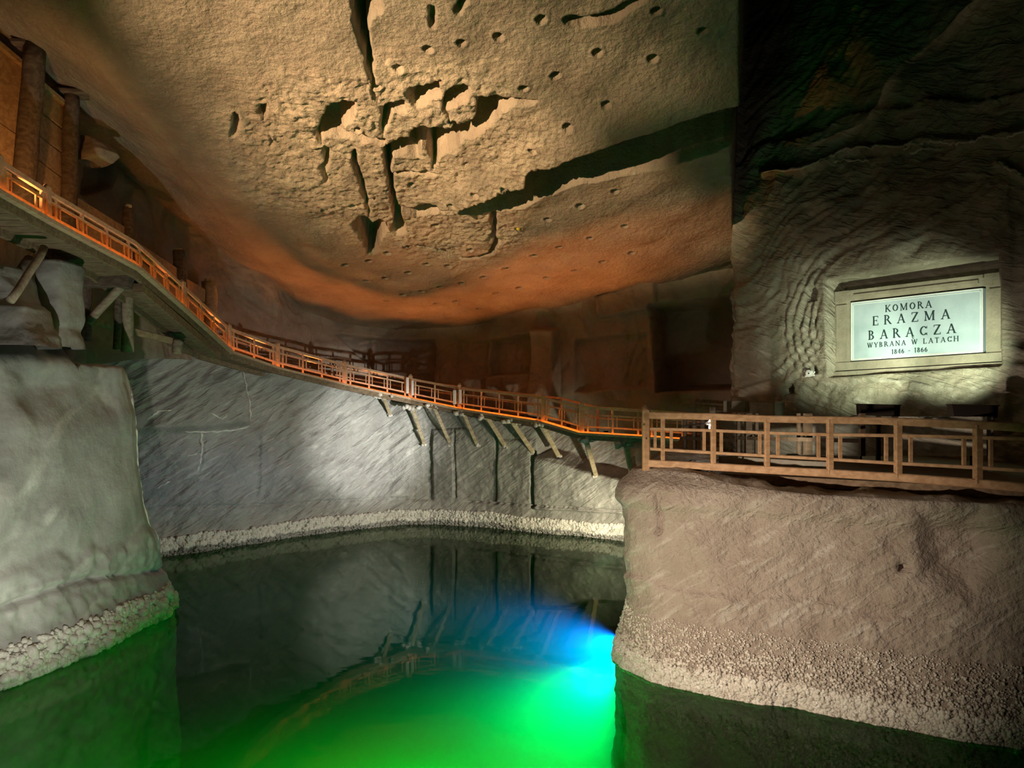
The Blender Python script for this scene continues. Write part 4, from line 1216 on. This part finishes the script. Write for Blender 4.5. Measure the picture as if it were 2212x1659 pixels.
GLY = {
    'K': (0.80, [vbar(.14), ('s', .14, 0, .30), ('s', .14, 1, .30), ('l', .18, .42, .70, .98, TN), ('l', .30, .55, .72, .02, TH), ('s', .74, 0, .26), ('s', .68, 1, .26)]),
    'O': (0.92, [('a', .46, .5, .40, .47, 0, 360, .15, .06)]),
    'M': (1.05, [vbar(.13, w=TN), vbar(.90, w=TH), ('l', .15, .98, .50, .05, TH), ('l', .50, .05, .88, .98, TN), ('s', .13, 0, .28), ('s', .90, 0, .30), ('s', .10, 1, .22), ('s', .93, 1, .22)]),
    'R': (0.82, [vbar(.14), ('s', .14, 0, .30), ('s', .10, 1, .22), ('a', .32, .74, .27, .24, -90, 90, .14, .06), ('l', .12, .98, .34, .98, .06), ('l', .12, .50, .34, .50, .06), ('l', .38, .50, .74, .02, TH), ('s', .76, 0, .18)]),
    'A': (0.92, [('l', .14, .02, .46, .99, TN), ('l', .46, .99, .78, .02, TH), ('l', .26, .34, .66, .34, .06), ('s', .13, 0, .28), ('s', .79, 0, .28)]),
    'E': (0.72, [vbar(.14), ('s', .12, 0, .24), ('s', .12, 1, .24), ('l', .12, .97, .62, .97, .06), ('l', .12, .03, .64, .03, .06), ('l', .14, .52, .48, .52, .06), ('l', .61, .99, .61, .80, .05), ('l', .63, .01, .63, .22, .05), ('l', .48, .42, .48, .62, .05)]),
    'Z': (0.78, [('l', .08, .97, .70, .97, .06), ('l', .66, .97, .12, .03, TH), ('l', .08, .03, .72, .03, .06), ('l', .09, .99, .09, .78, .05), ('l', .71, .01, .71, .22, .05)]),
    'B': (0.78, [vbar(.14), ('s', .10, 0, .22), ('s', .10, 1, .22), ('a', .32, .75, .25, .22, -90, 90, .14, .06), ('a', .34, .27, .30, .25, -90, 90, .14, .06), ('l', .12, .97, .34, .97, .06), ('l', .12, .53, .36, .53, .06), ('l', .12, .03, .36, .03, .06)]),
    'C': (0.86, [('a', .46, .5, .40, .47, 42, 318, .15, .06), ('l', .77, .98, .77, .72, .05), ('l', .77, .02, .77, .26, .05)]),
    'W': (1.18, [('l', .12, .98, .36, .03, TH), ('l', .36, .03, .58, .95, TN), ('l', .58, .95, .82, .03, TH), ('l', .82, .03, 1.05, .98, TN), ('s', .12, 1, .26), ('s', 1.06, 1, .24), ('s', .58, 1, .2)]),
    'Y': (0.86, [('l', .10, .98, .43, .45, TH), ('l', .76, .98, .43, .45, TN), ('l', .43, .02, .43, .50, TH), ('s', .10, 1, .26), ('s', .77, 1, .24), ('s', .43, 0, .32)]),
    'N': (0.92, [vbar(.14, w=TN), vbar(.78, w=TN), ('l', .13, .98, .78, .02, TH), ('s', .14, 0, .28), ('s', .09, 1, .2), ('s', .78, 1, .28)]),
    'L': (0.70, [vbar(.14), ('s', .12, 0, .24), ('s', .14, 1, .30), ('l', .12, .03, .62, .03, .06), ('l', .61, .01, .61, .24, .05)]),
    'T': (0.80, [vbar(.40), ('s', .40, 0, .32), ('l', .08, .97, .72, .97, .06), ('l', .09, .99, .09, .78, .05), ('l', .71, .99, .71, .78, .05)]),
    'H': (0.92, [vbar(.16), vbar(.76), ('s', .16, 0, .30), ('s', .16, 1, .30), ('s', .76, 0, .30), ('s', .76, 1, .30), ('l', .16, .52, .76, .52, .06)]),
    '1': (0.46, [vbar(.24), ('s', .24, 0, .30), ('l', .08, .84, .24, .98, .06)]),
    '8': (0.66, [('a', .33, .74, .22, .22, 0, 360, .12, .06), ('a', .33, .27, .27, .26, 0, 360, .13, .06)]),
    '4': (0.70, [('l', .50, .02, .50, .98, .13), ('l', .48, .98, .08, .32, .06), ('l', .06, .30, .66, .30, .07), ('s', .50, 0, .24)]),
    '6': (0.66, [('a', .33, .30, .27, .29, 0, 360, .13, .06), ('a', .60, .32, .54, .66, 112, 180, .13, .08)]),
    '-': (0.60, [('l', .12, .46, .48, .46, .09)]),
}


def glyph(ch):
    """flat polygons of a letter in cap-height units"""
    base_ch = 'A' if ch == 'Ą' else ch
    wd, parts = GLY[base_ch]
    polys = []
    parts = list(parts)
    if ch == 'Ą':
        parts += [('l', .80, .0, .72, -.12, .06), ('l', .72, -.12, .78, -.20, .06), ('l', .78, -.20, .92, -.17, .06)]
    for q in parts:
        if q[0] == 'l':
            _, x0, y0, x1, y1, w = q
            dx, dy = x1 - x0, y1 - y0
            l = math.hypot(dx, dy)
            if abs(dx) > 0.02 and abs(dy) > 0.3:            # slanted strokes are cut level
                hw = w / 2 * l / abs(dy)
                polys.append([(x0 - hw, y0), (x0 + hw, y0), (x1 + hw, y1), (x1 - hw, y1)])
            else:
                a, b = -dy / l * w / 2, dx / l * w / 2
                polys.append([(x0 + a, y0 + b), (x0 - a, y0 - b), (x1 - a, y1 - b), (x1 + a, y1 + b)])
        elif q[0] == 's':
            _, x, y, w = q
            s = 1 if y < 0.5 else -1
            polys.append([(x - w / 2, y), (x + w / 2, y), (x + w / 2, y + s * 0.035), (x + .05, y + s * 0.08), (x - .05, y + s * 0.08), (x - w / 2, y + s * 0.035)])
        else:
            _, cx_, cy_, rx, ry, a0, a1, ts, tt = q
            n = max(8, int(abs(a1 - a0) / 12))
            for k in range(n):
                t0, t1 = [math.radians(a0 + (a1 - a0) * j / n) for j in (k, k + 1)]
                pt = lambda t, o: (cx_ + math.cos(t) * (rx + o * (ts * abs(math.cos(t)) + tt * abs(math.sin(t)))), cy_ + math.sin(t) * (ry + o * (ts * abs(math.cos(t)) + tt * abs(math.sin(t)))))
                polys.append([pt(t0, 0), pt(t1, 0), pt(t1, -1), pt(t0, -1)])
    return wd, polys


def text_line(txt, u0, u1, vc, cap):
    """letters spread between the fractions u0..u1 of the panel width, centred on vc (fraction from the top)"""
    cap = cap * PH
    wds = [0.55 if c == ' ' else GLY['A' if c == 'Ą' else c][0] for c in txt]
    total = (u1 - u0) * PWID
    gap = (total - sum(wds) * cap) / max(1, len(txt) - 1)
    x = u0 * PWID
    v0 = PH * (1 - vc) - cap / 2
    for c, w in zip(txt, wds):
        if c != ' ':
            _, polys = glyph(c)
            V, Fc = [], []
            for pg in polys:
                k = len(V)
                n = len(pg)
                for o in (0.238, 0.250):
                    V += [on_wall(x + a * cap, v0 + b * cap, o) for a, b in pg]
                Fc.append(tuple(range(k + n, k + 2 * n)))
                Fc += [(k + i, k + (i + 1) % n, k + n + (i + 1) % n, k + n + i) for i in range(n)]
            me = bpy.data.meshes.new('letter')
            me.from_pydata(rel(V, pl), [], Fc)
            link('letter', me, M['letter'], pl)
        x += w * cap + gap


text_line('KOMORA', .290, .650, .165, .115)
text_line('ERAZMA', .185, .780, .352, .155)
text_line('BARĄCZA', .150, .820, .588, .155)
text_line('WYBRANA W LATACH', .140, .838, .757, .085)
text_line('1846 - 1866', .340, .618, .893, .080)

# white spiral fitting in a wall hole
s_, z_ = wr.pix(1760, 806)
X_, Y_ = wr.xy(s_)
c0 = Vector((float(X_), float(Y_), z_)) + NRM * 0.28
sp = empty('spiral_fitting', c0 - Vector((0, 0, 0.1)), 'small white coiled fitting in a wall hole left of the plaque', 'fitting')
pts, rad = [], []
for k in range(40):
    th = k / 39 * 4.2 * math.pi
    r = 0.025 + 0.085 * k / 39
    pts.append(c0 + DIR * (math.cos(th) * r) + Vector((0, 0, math.sin(th) * r)) + NRM * (0.04 - 0.04 * k / 39))
    rad.append(0.016 + 0.018 * k / 39)
tube('coil', pts, rad, M['panel_edge'], sp, n=8)
beam('foot', c0 + DIR * -0.12 + Vector((0, 0, -0.10)), c0 + DIR * 0.18 + Vector((0, 0, -0.08)), 0.07, 0.05, M['panel_edge'], sp, chamfer=0.012)
tube('tail', [c0 + DIR * 0.1 + Vector((0, 0, -.08)), c0 + DIR * 0.19 + Vector((0, 0, 0.02)), c0 + DIR * 0.16 + Vector((0, 0, 0.08))], [0.03, 0.025, 0.015], M['panel_edge'], sp, n=8)

# ================================================================== SALT CRUST AT THE WATER
def crust_points(wall, disp, s0, s1, n, zlo, zhi, out=0.03, pw_=1.0):
    s = RNG.uniform(min(s0, s1), max(s0, s1), n)
    z = zlo + (zhi - zlo) * RNG.uniform(0, 1, n) ** pw_
    X, Y = wall.xy(s)
    nx, ny = wall.nrm(s)
    d = disp(s, z, X, Y) + out
    return np.stack([X + nx * d, Y + ny * d, z], -1)


sA, sB = wl.pix(300, 1000)[0], wl.pix(1500, 1000)[0]
pts = crust_points(wl, wl_disp, sA, sB, 5200, 0.22, 0.62, 0.03)
pts[:, 2] += 0.10 * perlin(pts[:, 0] * 0.7, pts[:, 1] * 0.7)
o = lumps('salt_crust', pts, RNG.uniform(0.035, 0.10, len(pts)), M['crystal'])
tag(o, 'white salt crystal crust in a band along the back wall waterline', 'salt crust', kind='stuff')
pts = crust_points(wl, wl_disp, sA, sB, 2200, -0.05, 0.25, 0.02)
o = lumps('wet_salt_crust', pts, RNG.uniform(0.03, 0.08, len(pts)), M['wall'])
tag(o, 'wet grey crust just above the water under the white band', 'salt crust', kind='stuff')
sA, sB = s_bc - 1.3, wb.pix(2212, 1500)[0] + 0.8
pts = crust_points(wb, wb_disp, sA, sB, 16000, -0.03, 1.25, 0.012, 2.6)
o = lumps('knobbly_salt_crust', pts, RNG.uniform(0.014, 0.040, len(pts)) * (1.2 - 0.55 * pts[:, 2]), M['crystal_b'])
tag(o, 'knobbly beige salt crystals along the foot of the right ledge', 'salt crust', kind='stuff')
pts = crust_points(wb, wb_disp, sA, sB, 5500, -0.05, 0.42, 0.02, 1.3)
o = lumps('white_salt_crust', pts, RNG.uniform(0.018, 0.046, len(pts)), M['crystal'])
tag(o, 'whitest salt lumps in the lowest strip of the right ledge', 'salt crust', kind='stuff')
pts = crust_points(wb, wb_disp, s_bc - 0.4, wb.pix(1600, 1100)[0], 140, 3.95, 4.10, 0.0)
zt = wb_top(wb.pix(1420, 1100)[0])
pts = np.array([tuple(NP(RNG.uniform(1400, 1560), RNG.uniform(1012, 1030), RNG.uniform(-0.02, 0.12))) for _ in range(120)])
o = lumps('salt_crumbs', pts, RNG.uniform(0.008, 0.03, len(pts)), M['crystal'])
tag(o, 'loose salt crumbs on the rim of the ledge below the corner post', 'salt crust', kind='stuff')
sA, sB = wt.pix(-60, 1300)[0], wt.pix(345, 1300)[0] + 0.2
pts = crust_points(wt, wt_disp, sA, sB, 1500, 0.05, 0.75, 0.02, 1.3)
o = lumps('rough_salt_crust', pts, RNG.uniform(0.03, 0.08, len(pts)), M['crystal'])
tag(o, 'rough white salt crust along the foot of the left buttress', 'salt crust', kind='stuff')
big = crust_points(wt, wt_disp, sA + 0.3, sB, 70, 0.12, 0.62, 0.05, 1.0)
for k, c in enumerate(big):
    q = lumps('salt_crystal', [tuple(c)], [random.uniform(0.07, 0.16)], M['crystal'], BUTT)

# a yellow survey plug in one of the drill holes
q = C(1120, 490)
zq = float(ceil_z(np.array(q[0]), np.array(q[1])))
yp = empty('survey_plug', (q[0], q[1], zq - 0.02), 'tiny yellow plug sitting in a drill hole of the ceiling', 'plug')
M['yellow'] = plain_mat('yellow_plastic', (0.85, 0.62, 0.05), 0.5)
tube('plug', [(q[0], q[1], zq + 0.12), (q[0], q[1], zq - 0.06), (q[0], q[1] - 0.02, zq - 0.09)], [0.06, 0.085, 0.05], M['yellow'], yp, n=10)

# bleached salt edging on the buttress corner, and salt veins on the back wall
def salt_highlight_vein(name, pts, r, mat, parent=None):
    rr = [r * random.uniform(0.5, 1.4) for _ in pts]
    rr[0] = rr[-1] = r * 0.25
    return tube(name, pts, rr, mat, parent, n=7, wob=0.25)


zs = np.linspace(1.9, 6.2, 60)
ss = np.arange(wt.pix(250, 1200)[0] - 0.5, wt.c[-1], 0.03)
edge_pts = []
for z in zs:
    X, Y = wt.xy(ss)
    nx, ny = wt.nrm(ss)
    d = wt_disp(ss, np.full(ss.shape, z), X, Y)
    X, Y = X + nx * d, Y + ny * d
    k = int(np.argmax(X / Y))
    edge_pts.append(Vector((X[k] - 0.01, Y[k] - 0.03, z)))
salt_highlight_vein('salt_edge', edge_pts, 0.035, M['crystal'], BUTT)
WB = bpy.data.objects['wall_back']


def on_back(pix, out=0.0):
    res = []
    for a, b in zip(pix[:-1], pix[1:]):
        for k in range(6):
            x, y = a[0] + (b[0] - a[0]) * k / 6, a[1] + (b[1] - a[1]) * k / 6
            s, z = wl.pix(x + random.uniform(-1.5, 1.5), y + random.uniform(-1.5, 1.5))
            S, Z = np.array([s]), np.array([z])
            X, Y = wl.xy(S)
            nx, ny = wl.nrm(S)
            d = wl_disp(S, Z, X, Y) + out
            res.append(Vector((float((X + nx * d)[0]), float((Y + ny * d)[0]), z)))
    return res


for line, r in (([(521, 800), (525, 830), (533, 870), (541, 918)], 0.035), ([(541, 920), (500, 929), (450, 933), (380, 932)], 0.04), ([(430, 930), (432, 960), (431, 990), (428, 1025)], 0.05),
                ([(310, 905), (335, 888), (368, 884)], 0.04), ([(440, 890), (465, 905), (480, 892)], 0.035), ([(400, 985), (425, 976)], 0.025), ([(330, 1055), (372, 1035)], 0.03)):
    salt_highlight_vein('salt_highlight_vein', on_back(line), r, M['crystal'], WB)

WR = bpy.data.objects['wall_right']


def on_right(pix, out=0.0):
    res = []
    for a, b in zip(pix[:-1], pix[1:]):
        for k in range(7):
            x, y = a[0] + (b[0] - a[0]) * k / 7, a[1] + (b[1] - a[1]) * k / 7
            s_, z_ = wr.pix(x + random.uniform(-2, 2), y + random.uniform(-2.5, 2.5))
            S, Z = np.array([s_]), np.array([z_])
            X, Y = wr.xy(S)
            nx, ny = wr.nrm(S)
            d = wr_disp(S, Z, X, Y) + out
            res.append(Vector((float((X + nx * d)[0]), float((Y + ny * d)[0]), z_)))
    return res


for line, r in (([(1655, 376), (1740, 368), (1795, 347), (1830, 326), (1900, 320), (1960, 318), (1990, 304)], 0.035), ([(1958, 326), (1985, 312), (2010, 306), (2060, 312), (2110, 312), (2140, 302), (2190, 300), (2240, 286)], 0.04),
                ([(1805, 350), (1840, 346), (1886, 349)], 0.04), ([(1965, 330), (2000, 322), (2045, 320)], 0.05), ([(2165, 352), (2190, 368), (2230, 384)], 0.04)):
    salt_highlight_vein('salt_highlight_vein', on_right(line), r, M['crystal'], WR)  # pale veins here paint in the highlight along the crack ridge
